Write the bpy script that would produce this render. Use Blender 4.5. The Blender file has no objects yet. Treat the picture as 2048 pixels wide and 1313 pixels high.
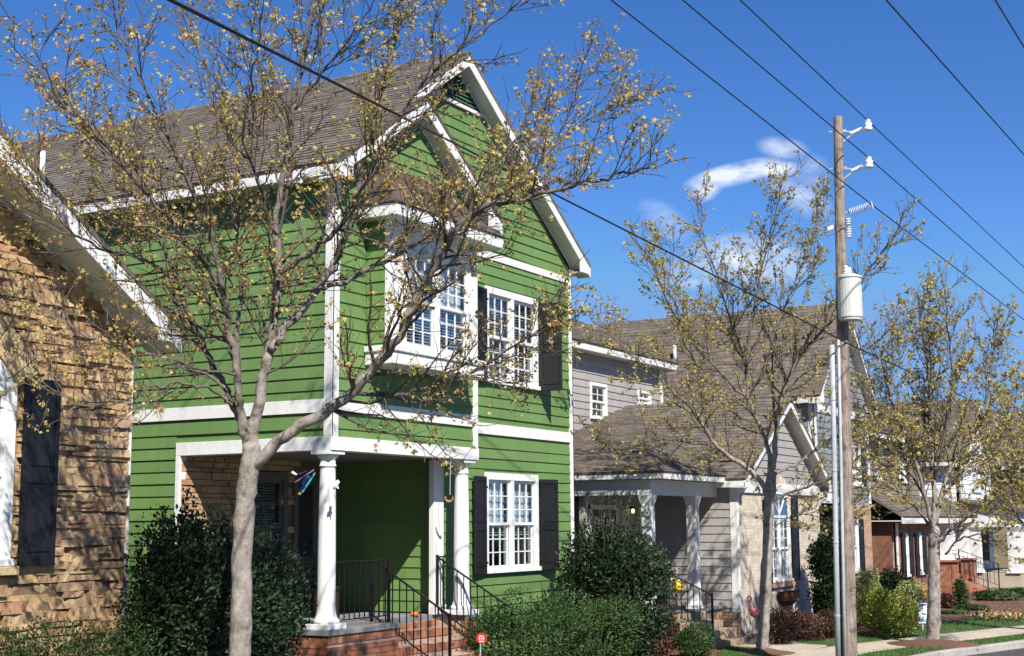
import bpy, bmesh, math, random
import numpy as np
from mathutils import Vector, Matrix

# ------------------------------------------------------------------ camera, sky, sun, exposure
S = bpy.context.scene
COL = S.collection
W, H, F = 2048.0, 1313.0, 2801.564
YAW, PITCH, ROLL = (math.radians(a) for a in (29.85212, 8.005724, -0.385223))
CAM = np.array([0.0, 0.0, 2.44])
_f = np.array([math.cos(PITCH) * math.cos(YAW), math.cos(PITCH) * math.sin(YAW), math.sin(PITCH)])
_r = np.array([math.sin(YAW), -math.cos(YAW), 0.0])
_u = np.cross(_r, _f)
_c, _s = math.cos(ROLL), math.sin(ROLL)
RT, UP = _c * _r + _s * _u, -_s * _r + _c * _u
cam_d = bpy.data.cameras.new("camera")
cam_d.sensor_width = 36.0
cam_d.lens = 36.0 * F / W
cam_d.clip_start, cam_d.clip_end = 0.1, 6000.0
cam = bpy.data.objects.new("camera", cam_d)
COL.objects.link(cam)
cam.matrix_world = Matrix(((RT[0], UP[0], -_f[0], CAM[0]), (RT[1], UP[1], -_f[1], CAM[1]),
                           (RT[2], UP[2], -_f[2], CAM[2]), (0, 0, 0, 1)))
S.camera = cam

SUN = Vector((-0.68, -0.80, 1.0)).normalized()          # towards the sun
SUN_EL = math.asin(SUN.z)
world = bpy.data.worlds.new("World")
S.world = world
world.use_nodes = True
wn, wl = world.node_tree.nodes, world.node_tree.links
wn.clear()
w_out = wn.new("ShaderNodeOutputWorld")
w_bg = wn.new("ShaderNodeBackground")
w_sky = wn.new("ShaderNodeTexSky")
w_sky.sky_type = 'NISHITA'
w_sky.sun_disc = False
w_sky.sun_elevation = SUN_EL
w_sky.sun_rotation = math.atan2(SUN.x, SUN.y)
w_sky.air_density, w_sky.dust_density, w_sky.ozone_density = 1.0, 0.0, 3.0
w_sky.altitude = 2500.0
w_bg.inputs[1].default_value = 0.094
w_hs = wn.new("ShaderNodeHueSaturation")
w_hs.inputs['Saturation'].default_value = 1.27
w_hs.inputs['Hue'].default_value = 0.510
w_cap = wn.new("ShaderNodeVectorMath")            # clear, haze-free air: the horizon stays blue instead of white
w_cap.operation = 'MINIMUM'
w_cap.inputs[1].default_value = (1.4, 2.85, 5.6)
wl.new(w_sky.outputs[0], w_hs.inputs['Color'])
wl.new(w_hs.outputs[0], w_cap.inputs[0])
# a few thin clouds, procedural over the whole sky vector
w_tc = wn.new("ShaderNodeTexCoord")


def w_dir(px, py):
    d = (px - W / 2) / F * RT - (py - H / 2) / F * UP + _f
    return d / np.linalg.norm(d)


def w_math(op, a, b=None, clamp=False):
    n = wn.new("ShaderNodeMath")
    n.operation, n.use_clamp = op, clamp
    for i, v in enumerate((a, b)):
        if v is None:
            continue
        if isinstance(v, (int, float)):
            n.inputs[i].default_value = v
        else:
            wl.new(v, n.inputs[i])
    return n.outputs[0]


def w_dot(vec):
    n = wn.new("ShaderNodeVectorMath")
    n.operation = 'DOT_PRODUCT'
    wl.new(w_tc.outputs['Generated'], n.inputs[0])
    n.inputs[1].default_value = tuple(vec)
    return n.outputs['Value']


w_noise = wn.new("ShaderNodeTexNoise")
w_noise.inputs['Scale'].default_value = 34.0
w_noise.inputs['Detail'].default_value = 7.0
w_noise.inputs['Roughness'].default_value = 0.66
w_noise.inputs['Distortion'].default_value = 0.5
w_warp = wn.new("ShaderNodeMapping")
w_warp.inputs['Scale'].default_value = (1, 1, 2.0)
wl.new(w_tc.outputs['Generated'], w_warp.inputs[0])
wl.new(w_warp.outputs[0], w_noise.inputs['Vector'])
cloud_sum = None
for (cx, cy, rx, ry, tilt, amt) in ((1470, 348, 95, 22, 11, 1.5), (1415, 372, 40, 26, 40, 1.0), (1545, 338, 60, 18, -4, 1.0), (1565, 297, 50, 22, -12, .5), (1600, 395, 75, 30, -35, .5),
                                    (1500, 520, 120, 50, -8, .75), (1390, 545, 80, 35, 10, .45), (1330, 440, 60, 30, -35, .22), (1620, 350, 40, 40, 0, .25)):
    d = w_dir(cx, cy)
    e1 = np.cross(d, [0, 0, 1]); e1 /= np.linalg.norm(e1)
    e2 = np.cross(e1, d)
    t = math.radians(-tilt)
    a1, a2 = math.cos(t) * e1 - math.sin(t) * e2, math.sin(t) * e1 + math.cos(t) * e2
    q = w_math('ADD', w_math('POWER', w_math('ABSOLUTE', w_math('MULTIPLY', w_dot(a1), F / rx)), 2.0),
               w_math('POWER', w_math('ABSOLUTE', w_math('MULTIPLY', w_dot(a2), F / ry)), 2.0))
    q = w_math('SUBTRACT', 1.3, q)
    front = w_math('GREATER_THAN', w_dot(d), 0.5)
    q = w_math('MULTIPLY', w_math('MAXIMUM', q, 0.0), front)
    q = w_math('MULTIPLY', w_math('POWER', q, 1.6), amt)
    cloud_sum = q if cloud_sum is None else w_math('MAXIMUM', cloud_sum, q)
nz = w_math('MULTIPLY', w_math('SUBTRACT', w_noise.outputs[0], 0.30), 2.6, True)
cl = w_math('MULTIPLY', cloud_sum, nz, True)
cl = w_math('MULTIPLY', w_math('POWER', cl, 0.8), 0.86)
w_mix = wn.new("ShaderNodeMix")
w_mix.data_type = 'RGBA'
wl.new(cl, w_mix.inputs[0])
wl.new(w_cap.outputs[0], w_mix.inputs[6])
w_mix.inputs[7].default_value = (6.6, 6.9, 7.6, 1)
wl.new(w_mix.outputs[2], w_bg.inputs[0])
wl.new(w_bg.outputs[0], w_out.inputs[0])

sun_d = bpy.data.lights.new("sun", 'SUN')
sun_d.energy, sun_d.angle, sun_d.color = 5.0, math.radians(0.53), (1.0, 0.95, 0.87)
sun = bpy.data.objects.new("sun", sun_d)
COL.objects.link(sun)
sun.rotation_euler = SUN.to_track_quat('Z', 'Y').to_euler()
sun.location = (-20, -20, 40)

S.view_settings.view_transform = 'Standard'
S.view_settings.look = 'None'
S.view_settings.exposure = 0.7
S.view_settings.gamma = 1.0
S.view_settings.use_curve_mapping = False
S.render.engine = 'CYCLES'
S.cycles.max_bounces = 6
S.cycles.transparent_max_bounces = 12
S.cycles.use_denoising = True

RND = random.Random(7)
NR = np.random.default_rng(11)


# ------------------------------------------------------------------ pixel helpers (direction only)
def ray(px, py):
    return (px - W / 2) / F * RT - (py - H / 2) / F * UP + _f


def PD(px, py, depth):
    return CAM + ray(px, py) * depth


def onp(ax, val, px, py):
    d = ray(px, py)
    return CAM + d * ((val - CAM[ax]) / d[ax])


# ------------------------------------------------------------------ materials
MATS = {}


def nmat(name):
    m = bpy.data.materials.new(name)
    m.use_nodes = True
    MATS[name] = m
    nt = m.node_tree
    return m, nt, nt.nodes, nt.links, nt.nodes["Principled BSDF"]


def ramp(nodes, stops):
    r = nodes.new("ShaderNodeValToRGB")
    el = r.color_ramp.elements
    while len(el) < len(stops):
        el.new(0.5)
    for e, (p, c) in zip(el, stops):
        e.position, e.color = p, (*c, 1)
    return r


def rand_value(nt):
    g = nt.nodes.new("ShaderNodeNewGeometry")
    o = nt.nodes.new("ShaderNodeObjectInfo")
    a = nt.nodes.new("ShaderNodeMath"); a.operation = 'ADD'
    b = nt.nodes.new("ShaderNodeMath"); b.operation = 'FRACT'
    nt.links.new(g.outputs['Random Per Island'], a.inputs[0])
    nt.links.new(o.outputs['Random'], a.inputs[1])
    nt.links.new(a.outputs[0], b.inputs[0])
    return b.outputs[0]


def coords(nt, scale=(1, 1, 1)):
    g = nt.nodes.new("ShaderNodeNewGeometry")
    mp = nt.nodes.new("ShaderNodeMapping")
    mp.inputs['Scale'].default_value = scale
    nt.links.new(g.outputs['Position'], mp.inputs[0])
    return mp.outputs[0]


def noise(nt, vec, scale, detail=4, rough=.55):
    n = nt.nodes.new("ShaderNodeTexNoise")
    n.inputs['Scale'].default_value, n.inputs['Detail'].default_value, n.inputs['Roughness'].default_value = scale, detail, rough
    nt.links.new(vec, n.inputs['Vector'])
    return n.outputs[0]


def bump(nt, bs, height, strength, dist=.01):
    b = nt.nodes.new("ShaderNodeBump")
    b.inputs['Strength'].default_value, b.inputs['Distance'].default_value = strength, dist
    nt.links.new(height, b.inputs['Height'])
    nt.links.new(b.outputs[0], bs.inputs['Normal'])


def mixc(nt, fac, a, b, mode='MIX'):
    m = nt.nodes.new("ShaderNodeMix")
    m.data_type, m.blend_type = 'RGBA', mode
    if isinstance(fac, (int, float)):
        m.inputs[0].default_value = fac
    else:
        nt.links.new(fac, m.inputs[0])
    for i, v in ((6, a), (7, b)):
        if isinstance(v, tuple):
            m.inputs[i].default_value = (*v, 1)
        else:
            nt.links.new(v, m.inputs[i])
    return m.outputs[2]


def paint(name, col, rough=.55, var=.12, dirt=.1, bstr=.15, scale=(1, 1, 1), piece=0.0):
    m, nt, n, l, bs = nmat(name)
    v = coords(nt, scale)
    n1 = noise(nt, v, 1.3, 5)
    n2 = noise(nt, v, 28, 3)
    dk = tuple(c * (1 - var * 1.6) for c in col)
    lt = tuple(min(1, c * (1 + var)) for c in col)
    r = ramp(n, [(.3, dk), (.7, lt)])
    l.new(n1, r.inputs[0])
    rr = ramp(n, [(0.25, (1 - dirt * 2,) * 3), (.6, (1, 1, 1))])
    l.new(n2, rr.inputs[0])
    c = mixc(nt, 1.0, r.outputs[0], rr.outputs[0], 'MULTIPLY')
    if piece:
        pr_ = ramp(n, [(0, (1 - piece,) * 3), (1, (1 + piece * .7,) * 3)])
        l.new(rand_value(nt), pr_.inputs[0])
        c = mixc(nt, 1.0, c, pr_.outputs[0], 'MULTIPLY')
        n3 = noise(nt, coords(nt, (5, 5, .35)), 1.6, 4)
        st_ = ramp(n, [(.3, (.88, .88, .87)), (.55, (1, 1, 1))])
        l.new(n3, st_.inputs[0])
        c = mixc(nt, 1.0, c, st_.outputs[0], 'MULTIPLY')
    l.new(c, bs.inputs['Base Color'])
    bs.inputs['Roughness'].default_value = rough
    bump(nt, bs, n2, bstr, .004)
    return m


def pieces(name, stops, rough=.85, nsc=20, bstr=.5, bdist=.008, stretch=(1, 1, 1), spots=None, hard=False):
    """colour varies from piece to piece, with grain on each"""
    m, nt, n, l, bs = nmat(name)
    r = ramp(n, stops)
    if hard:
        r.color_ramp.interpolation = 'CONSTANT'
    l.new(rand_value(nt), r.inputs[0])
    v = coords(nt, stretch)
    n1 = noise(nt, v, nsc, 6, .65)
    rr = ramp(n, [(.25, (.62, .62, .62)), (.7, (1.15, 1.15, 1.15))])
    l.new(n1, rr.inputs[0])
    c = mixc(nt, 1.0, r.outputs[0], rr.outputs[0], 'MULTIPLY')
    n2 = noise(nt, v, nsc * .17, 3)
    r2 = ramp(n, [(.35, (.8, .8, .8)), (.65, (1.1, 1.1, 1.1))])
    l.new(n2, r2.inputs[0])
    c = mixc(nt, 1.0, c, r2.outputs[0], 'MULTIPLY')
    l.new(c, bs.inputs['Base Color'])
    bs.inputs['Roughness'].default_value = rough
    bump(nt, bs, n1, bstr, bdist)
    return m


def leafmat(name, stops, trans=.35, rough=.45, spec=.4):
    m, nt, n, l, bs = nmat(name)
    r = ramp(n, stops)
    l.new(rand_value(nt), r.inputs[0])
    l.new(r.outputs[0], bs.inputs['Base Color'])
    bs.inputs['Roughness'].default_value = rough
    bs.inputs['Specular IOR Level'].default_value = spec
    t = n.new("ShaderNodeBsdfTranslucent")
    l.new(r.outputs[0], t.inputs[0])
    mx = n.new("ShaderNodeMixShader")
    mx.inputs[0].default_value = trans
    l.new(bs.outputs[0], mx.inputs[1]); l.new(t.outputs[0], mx.inputs[2])
    l.new(mx.outputs[0], n["Material Output"].inputs[0])
    return m


paint("green_paint", (.130, .228, .068), .6, .06, .06, .15, piece=.07)
paint("green_dark_paint", (.05, .13, .07), .5, .08, .08)
paint("white_paint", (.76, .755, .735), .5, .05, .08, .12, piece=.04)
paint("soffit_paint", (.62, .61, .59), .55, .04, .05, .08)
paint("gray_siding", (.36, .33, .31), .55, .05, .06, .1, piece=.05)
paint("blue_siding", (.235, .255, .25), .55, .05, .06, .1, piece=.05)
paint("olive_siding", (.25, .205, .13), .6, .06, .06, .1, piece=.05)
paint("pale_siding", (.74, .77, .80), .55, .03, .05, .1, piece=.05)
paint("black_shutter", (.010, .010, .0115), .5, .1, .1, .1)
paint("iron_black", (.009, .0085, .008), .4, .1, .1, .1)
paint("door_paint", (.05, .016, .012), .4, .1, .1)
paint("dark_wood", (.035, .024, .018), .55, .2, .15)
paint("mortar_light", (.40, .36, .31), .9, .1, .15, .5)
paint("mortar_stone", (.20, .13, .08), .95, .15, .15, .5)
paint("mortar_pale", (.50, .43, .345), .9, .08, .12, .4)
paint("mortar_red", (.42, .30, .23), .9, .1, .12, .4)
paint("bay_roof", (.115, .076, .060), .5, .12, .1, .2)
paint("concrete", (.47, .40, .31), .85, .12, .15, .4)
paint("concrete_kerb", (.40, .37, .33), .85, .15, .2, .5)
paint("porch_slab", (.23, .23, .225), .7, .12, .12, .3)
paint("ceiling_paint", (.16, .16, .155), .6, .05, .05)  # ceiling colour darkened to deepen the shade inside the porches
paint("asphalt", (.055, .055, .057), .9, .15, .2, .6)
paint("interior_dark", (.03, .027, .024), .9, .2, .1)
paint("curtain", (.80, .82, .80), .8, .03, .04)
paint("blind_slat", (.62, .64, .66), .5, .04, .05)
paint("galvanised", (.42, .45, .48), .45, .10, .12, .2)
paint("transformer_paint", (.56, .56, .50), .45, .06, .08, .1)
paint("porcelain", (.75, .78, .82), .2, .04, .05, .05)
paint("wire_black", (.012, .012, .013), .6, .1, .1)
paint("yellow_plastic", (.85, .58, .02), .35, .03, .03)
paint("pink_plastic", (.80, .22, .26), .4, .05, .05)
paint("red_enamel", (.62, .03, .03), .4, .05, .05)
paint("orange_skin", (.75, .21, .04), .5, .1, .08)
paint("teal_rod", (.05, .42, .45), .35, .05, .03)
paint("blue_rod", (.03, .09, .42), .35, .05, .03)
paint("violet_rod", (.30, .20, .36), .35, .05, .03)
paint("brass_moon", (.30, .17, .07), .4, .15, .1)
paint("coir", (.10, .05, .022), .95, .3, .25, .8)
paint("sign_white", (.82, .83, .84), .4, .02, .03, .05)
paint("sign_blue", (.06, .16, .48), .4, .02, .03, .05)
paint("sign_lightblue", (.12, .42, .70), .4, .02, .03, .05)
paint("terracotta", (.28, .12, .06), .8, .12, .12)
paint("shaded_white_trim", (.13, .118, .108), .6, .06, .06)  # white trims of the green porch, its deep shade put into their colour
paint("paper_white", (.75, .78, .80), .6, .03, .03)

pieces("shingle", [(0, (.105, .084, .065)), (.5, (.138, .112, .089)), (1, (.178, .147, .118))], .95, 60, .5, .004)
pieces("shingle_far", [(0, (.105, .084, .065)), (.5, (.135, .110, .087)), (1, (.17, .14, .112))], .95, 40, .5, .004)
pieces("stone", [(0, (.44, .275, .145)), (.18, (.52, .345, .185)), (.36, (.46, .315, .175)), (.52, (.56, .38, .21)), (.66, (.40, .25, .135)),
                 (.78, (.52, .33, .165)), (.87, (.40, .20, .12)), (.93, (.34, .265, .19)), (1, (.49, .315, .16))], .9, 16, .55, .008)
pieces("arch_stone", [(0, (.52, .385, .21)), (.5, (.58, .43, .25)), (1, (.50, .35, .19))], .9, 22, .7, .01)
pieces("brick_red", [(0, (.33, .115, .06)), (.4, (.42, .165, .09)), (.7, (.29, .095, .055)), (.85, (.19, .09, .06)), (1, (.47, .21, .12))], .9, 45, .5, .004)
pieces("brick_cream", [(0, (.58, .50, .40)), (.4, (.63, .555, .45)), (.75, (.53, .44, .34)), (1, (.66, .59, .49))], .9, 30, .15, .002)
pieces("brick_tan", [(0, (.45, .28, .18)), (.5, (.52, .34, .22)), (1, (.40, .24, .15))], .9, 45, .4, .004)
pieces("step_stone", [(0, (.33, .24, .16)), (.5, (.42, .32, .22)), (1, (.30, .21, .14))], .9, 25, .6, .006)
pieces("mulch_chip", [(0, (.10, .045, .026)), (.5, (.18, .085, .05)), (1, (.27, .14, .085))], .95, 40, .5, .004)

# crown leaves: young olive-gold with rust tips
leafmat("leaf_gold", [(0, (.50, .45, .14)), (.25, (.56, .44, .13)), (.5, (.43, .40, .12)), (.74, (.52, .35, .12)), (.92, (.42, .23, .10)), (1, (.50, .20, .09))], .42)
leafmat("leaf_olive", [(0, (.44, .40, .12)), (.3, (.52, .43, .13)), (.6, (.38, .36, .11)), (.85, (.46, .33, .11)), (1, (.42, .22, .10))], .42)
leafmat("leaf_holly", [(0, (.010, .022, .008)), (.6, (.018, .036, .012)), (1, (.03, .052, .018))], .1, .5, .3)
leafmat("leaf_box", [(0, (.020, .050, .012)), (.5, (.038, .082, .020)), (1, (.075, .135, .034))], .3, .55, .3)
leafmat("leaf_nandina", [(0, (.07, .03, .02)), (.5, (.11, .04, .026)), (1, (.08, .06, .03))], .25)
leafmat("leaf_forsythia", [(0, (.24, .28, .05)), (.5, (.36, .36, .07)), (1, (.19, .25, .045))], .35)
leafmat("leaf_variegated", [(0, (.42, .44, .17)), (.5, (.26, .33, .10)), (1, (.50, .48, .22))], .35)
leafmat("leaf_hedge", [(0, (.03, .06, .015)), (.6, (.05, .09, .022)), (1, (.08, .13, .035))], .2)
leafmat("grass_blade", [(0, (.045, .11, .018)), (.5, (.075, .16, .028)), (1, (.13, .20, .05))], .3)
leafmat("petal", [(0, (.75, .30, .04)), (.4, (.8, .5, .06)), (.7, (.75, .7, .7)), (1, (.5, .05, .1))], .3)


def bark(name, c0, c1, c2, young=None, sc=(9, 9, 2.2), fine=2.2):
    m, nt, n, l, bs = nmat(name)
    n1 = noise(nt, coords(nt, sc), fine, 7, .68)
    n2 = noise(nt, coords(nt, (1, 1, 1.4)), 4.5, 5, .6)
    r = ramp(n, [(.3, c0), (.5, c1), (.7, c2)])
    l.new(n1, r.inputs[0])
    col = r.outputs[0]
    if young:                                    # thin young wood is darker than the old grey bark
        r2 = ramp(n, [(.3, young[0]), (.5, young[1]), (.7, young[2])])
        l.new(n1, r2.inputs[0])
        at = n.new("ShaderNodeAttribute"); at.attribute_name = "age"
        col = mixc(nt, at.outputs['Fac'], r2.outputs[0], col)
    rr = ramp(n, [(.34, (.42, .40, .38)), (.42, (.88, .88, .88)), (.65, (1.15, 1.15, 1.15))])
    l.new(n2, rr.inputs[0])
    l.new(mixc(nt, 1, col, rr.outputs[0], 'MULTIPLY'), bs.inputs['Base Color'])
    bs.inputs['Roughness'].default_value = .92
    ad = n.new("ShaderNodeMath"); ad.operation = 'ADD'
    l.new(n1, ad.inputs[0]); l.new(n2, ad.inputs[1])
    bump(nt, bs, ad.outputs[0], .8, .02)
    return m


bark("bark_trunk", (.17, .138, .113), (.29, .25, .215), (.41, .365, .32), ((.065, .05, .04), (.125, .10, .082), (.21, .175, .15)), (7, 7, 4.5), 1.8)
bark("bark_branch", (.06, .045, .036), (.105, .082, .066), (.16, .128, .105))
bark("pole_wood", (.085, .062, .046), (.225, .175, .138), (.38, .32, .265), None, (14, 14, .9), 2.0)


def glassmat(name, tint=(.9, .95, 1), refl=.07):
    m, nt, n, l, bs = nmat(name)
    tr = n.new("ShaderNodeBsdfTransparent"); tr.inputs[0].default_value = (.86, .9, .92, 1)
    gl = n.new("ShaderNodeBsdfGlossy"); gl.inputs[0].default_value = (*tint, 1); gl.inputs['Roughness'].default_value = .02
    fr = n.new("ShaderNodeLayerWeight"); fr.inputs[0].default_value = .5
    pw = n.new("ShaderNodeMath"); pw.operation = 'POWER'; pw.inputs[1].default_value = 3.5
    l.new(fr.outputs['Facing'], pw.inputs[0])
    ad = n.new("ShaderNodeMath"); ad.operation = 'ADD'; ad.use_clamp = True; ad.inputs[1].default_value = refl
    l.new(pw.outputs[0], ad.inputs[0])
    mx = n.new("ShaderNodeMixShader")
    l.new(ad.outputs[0], mx.inputs[0]); l.new(tr.outputs[0], mx.inputs[1]); l.new(gl.outputs[0], mx.inputs[2])
    l.new(mx.outputs[0], n["Material Output"].inputs[0])


glassmat("glass")


def groundmat(name, cols, sc, bstr=.6):
    m, nt, n, l, bs = nmat(name)
    v = coords(nt)
    n1 = noise(nt, v, sc, 8, .7)
    n2 = noise(nt, v, .45, 4)
    r = ramp(n, [(.3, cols[0]), (.5, cols[1]), (.7, cols[2])])
    l.new(n1, r.inputs[0])
    rr = ramp(n, [(.3, (.7, .7, .7)), (.7, (1.15, 1.15, 1.15))])
    l.new(n2, rr.inputs[0])
    l.new(mixc(nt, 1, r.outputs[0], rr.outputs[0], 'MULTIPLY'), bs.inputs['Base Color'])
    bs.inputs['Roughness'].default_value = .95
    bump(nt, bs, n1, bstr, .03)


groundmat("lawn_soil", ((.03, .05, .014), (.05, .085, .02), (.08, .11, .035)), 14)
groundmat("mulch", ((.075, .036, .022), (.14, .066, .04), (.22, .115, .07)), 30, .9)


# ------------------------------------------------------------------ mesh helpers
BASE = {}


class MB:
    def __init__(self):
        self.v, self.f, self.n = [], [], 0

    def add(self, verts, faces):
        k = self.n
        self.v.extend(tuple(map(float, p)) for p in verts)
        self.f.extend(tuple(i + k for i in q) for q in faces)
        self.n += len(verts)
        return self

    def box(self, x0, x1, y0, y1, z0, z1):
        x0, x1 = min(x0, x1), max(x0, x1); y0, y1 = min(y0, y1), max(y0, y1); z0, z1 = min(z0, z1), max(z0, z1)
        return self.add([(x0, y0, z0), (x1, y0, z0), (x1, y1, z0), (x0, y1, z0), (x0, y0, z1), (x1, y0, z1), (x1, y1, z1), (x0, y1, z1)],
                        [(0, 3, 2, 1), (4, 5, 6, 7), (0, 1, 5, 4), (1, 2, 6, 5), (2, 3, 7, 6), (3, 0, 4, 7)])

    def prism(self, pts, vec):
        """extrude a planar polygon by vec"""
        n = len(pts)
        P = [np.array(p, float) for p in pts]
        vec = np.array(vec, float)
        nrm = np.zeros(3)
        for i in range(n):
            nrm += np.cross(P[i], P[(i + 1) % n])
        if nrm @ vec > 0:
            P = P[::-1]
        Q = [p + vec for p in P]
        fs = [tuple(range(n)), tuple(range(2 * n - 1, n - 1, -1))]
        fs += [(i, i + n, (i + 1) % n + n, (i + 1) % n) for i in range(n)]
        return self.add(P + Q, fs)

    def bar(self, a, b, w, h, up=(0, 0, 1)):
        """rectangular bar from a to b"""
        a, b = np.array(a, float), np.array(b, float)
        d = b - a; d /= np.linalg.norm(d)
        s = np.cross(d, up)
        if np.linalg.norm(s) < 1e-6:
            s = np.cross(d, (1, 0, 0))
        s /= np.linalg.norm(s)
        t = np.cross(s, d)
        s, t = s * w / 2, t * h / 2
        return self.prism([a - s - t, a + s - t, a + s + t, a - s + t], b - a)

    def tube(self, pts, radii, n=8, caps=True):
        P = [np.array(p, float) for p in pts]
        if isinstance(radii, (int, float)):
            radii = [radii] * len(P)
        rings = []
        ref = None
        for i, p in enumerate(P):
            d = P[min(i + 1, len(P) - 1)] - P[max(i - 1, 0)]
            d = d / (np.linalg.norm(d) + 1e-9)
            if ref is None:
                ref = np.cross(d, (0, 0, 1) if abs(d[2]) < .9 else (1, 0, 0))
            ref = ref - d * (ref @ d)
            ref /= np.linalg.norm(ref) + 1e-9
            e = np.cross(d, ref)
            rings.append([p + radii[i] * (math.cos(2 * math.pi * k / n) * ref + math.sin(2 * math.pi * k / n) * e) for k in range(n)])
        vs = [q for r in rings for q in r]
        fs = [(i * n + k, i * n + (k + 1) % n, (i + 1) * n + (k + 1) % n, (i + 1) * n + k) for i in range(len(P) - 1) for k in range(n)]
        if caps:
            fs += [tuple(range(n - 1, -1, -1)), tuple(range((len(P) - 1) * n, len(P) * n))]
        return self.add(vs, fs)

    def lathe(self, c, prof, n=20):
        """profile [(r,z)] round a vertical axis at c"""
        vs = [(c[0] + r * math.cos(2 * math.pi * k / n), c[1] + r * math.sin(2 * math.pi * k / n), c[2] + z) for r, z in prof for k in range(n)]
        m = len(prof)
        fs = [(i * n + k, i * n + (k + 1) % n, (i + 1) * n + (k + 1) % n, (i + 1) * n + k) for i in range(m - 1) for k in range(n)]
        fs += [tuple(range(n - 1, -1, -1)), tuple(range((m - 1) * n, m * n))]
        return self.add(vs, fs)

    def build(self, name, mat, parent=None, smooth=False, bevel=0.0):
        base = BASE.get(parent.name, np.zeros(3)) if parent else np.zeros(3)
        me = bpy.data.meshes.new(name)
        me.from_pydata([(p[0] - base[0], p[1] - base[1], p[2] - base[2]) for p in self.v], [], self.f)
        me.materials.append(MATS[mat])
        if smooth:
            me.polygons.foreach_set("use_smooth", [True] * len(me.polygons))
        me.update()
        o = bpy.data.objects.new(name, me)
        COL.objects.link(o)
        if parent:
            o.parent = parent
            BASE[o.name] = base
        if bevel:
            b = o.modifiers.new("bevel", 'BEVEL')
            b.width, b.segments, b.limit_method = bevel, 2, 'ANGLE'
        return o


def tag(o, label, cat, group=None):
    o["label"], o["category"] = label, cat
    if group:
        o["group"] = group
    return o


def structure(o):
    o["kind"] = "structure"
    return o


def stuff(o):
    o["kind"] = "stuff"
    return o


def thing(name, loc, label, cat, group=None):
    o = bpy.data.objects.new(name, None)
    o.empty_display_size = .2
    o.location = tuple(loc)
    COL.objects.link(o)
    BASE[o.name] = np.array(loc, float)
    return tag(o, label, cat, group)


def mesh_np(name, verts, faces, mat, parent=None, smooth=False):
    """fast mesh from numpy arrays, faces all of one size"""
    base = BASE.get(parent.name, np.zeros(3)) if parent else np.zeros(3)
    verts = np.asarray(verts, np.float64) - base
    faces = np.asarray(faces, np.int64)
    me = bpy.data.meshes.new(name)
    k = faces.shape[1]
    me.vertices.add(len(verts)); me.vertices.foreach_set("co", verts.ravel())
    me.loops.add(faces.size); me.loops.foreach_set("vertex_index", faces.ravel())
    me.polygons.add(len(faces)); me.polygons.foreach_set("loop_start", np.arange(len(faces)) * k)
    if smooth:
        me.polygons.foreach_set("use_smooth", np.ones(len(faces), bool))
    me.update(calc_edges=True)
    if not smooth:
        me.shade_flat()
    me.materials.append(MATS[mat])
    o = bpy.data.objects.new(name, me)
    COL.objects.link(o)
    if parent:
        o.parent = parent
        BASE[o.name] = base
    return o


# ------------------------------------------------------------------ wall planes
class Pl:
    """vertical wall plane; u runs along it, d points into the building"""
    def __init__(self, o, u):
        self.o, self.u = np.array(o, float), np.array(u, float)
        self.d = np.cross((0, 0, 1), self.u)
        self.n = -self.d

    def pt(self, u, z, out=0.0):
        p = self.o + self.u * u + self.n * out
        return np.array([p[0], p[1], z])

    def slab(self, mb, u0, u1, z0, z1, out0, out1):
        return mb.prism([self.pt(u0, z0, out0), self.pt(u1, z0, out0), self.pt(u1, z1, out0), self.pt(u0, z1, out0)], self.n * (out1 - out0))

    def mat(self):
        return Matrix(((self.u[0], self.d[0], 0), (self.u[1], self.d[1], 0), (0, 0, 1))).to_4x4()


def front(y):
    return Pl((0, y, 0), (1, 0, 0))


def side(x):
    return Pl((x, 0, 0), (0, -1, 0))


def span(poly, z):
    xs = []
    n = len(poly)
    for i in range(n):
        (u0, z0), (u1, z1) = poly[i], poly[(i + 1) % n]
        if abs(z1 - z0) < 1e-9:
            if abs(z - z0) < 1e-9:
                xs += [u0, u1]
            continue
        t = (z - z0) / (z1 - z0)
        if -1e-9 <= t <= 1 + 1e-9:
            xs.append(u0 + t * (u1 - u0))
    return (min(xs), max(xs)) if len(xs) > 1 else None


def strips(poly, holes, cuts, frac=.35):
    """cut a convex wall outline into strips between the z values in cuts, minus holes -> (za, zb, u at za, u at zb)"""
    out = []
    zt = max(p[1] for p in poly); zlo = min(p[1] for p in poly)
    for za, zb in zip(cuts[:-1], cuts[1:]):
        za, zb = max(za, zlo), min(zb, zt)
        if zb - za < .012:
            continue
        a, b = span(poly, za + 1e-6), span(poly, zb - 1e-6)
        if not a or not b:
            continue
        segs = [(a[0], a[1], b[0], b[1])]
        for h0, h1, hz0, hz1 in holes:
            ov = min(zb, hz1) - max(za, hz0)
            if ov < frac * (zb - za):
                continue
            ns = []
            for s in segs:
                if h1 <= min(s[0], s[2]) or h0 >= max(s[1], s[3]):
                    ns.append(s); continue
                if min(s[0], s[2]) < h0 - .02:
                    ns.append((s[0], min(s[1], h0), s[2], min(s[3], h0)))
                if max(s[1], s[3]) > h1 + .02:
                    ns.append((max(s[0], h1), s[1], max(s[2], h1), s[3]))
            segs = ns
        out += [(za, zb, *s) for s in segs if max(s[1] - s[0], s[3] - s[2]) > .03]
    return out


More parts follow.
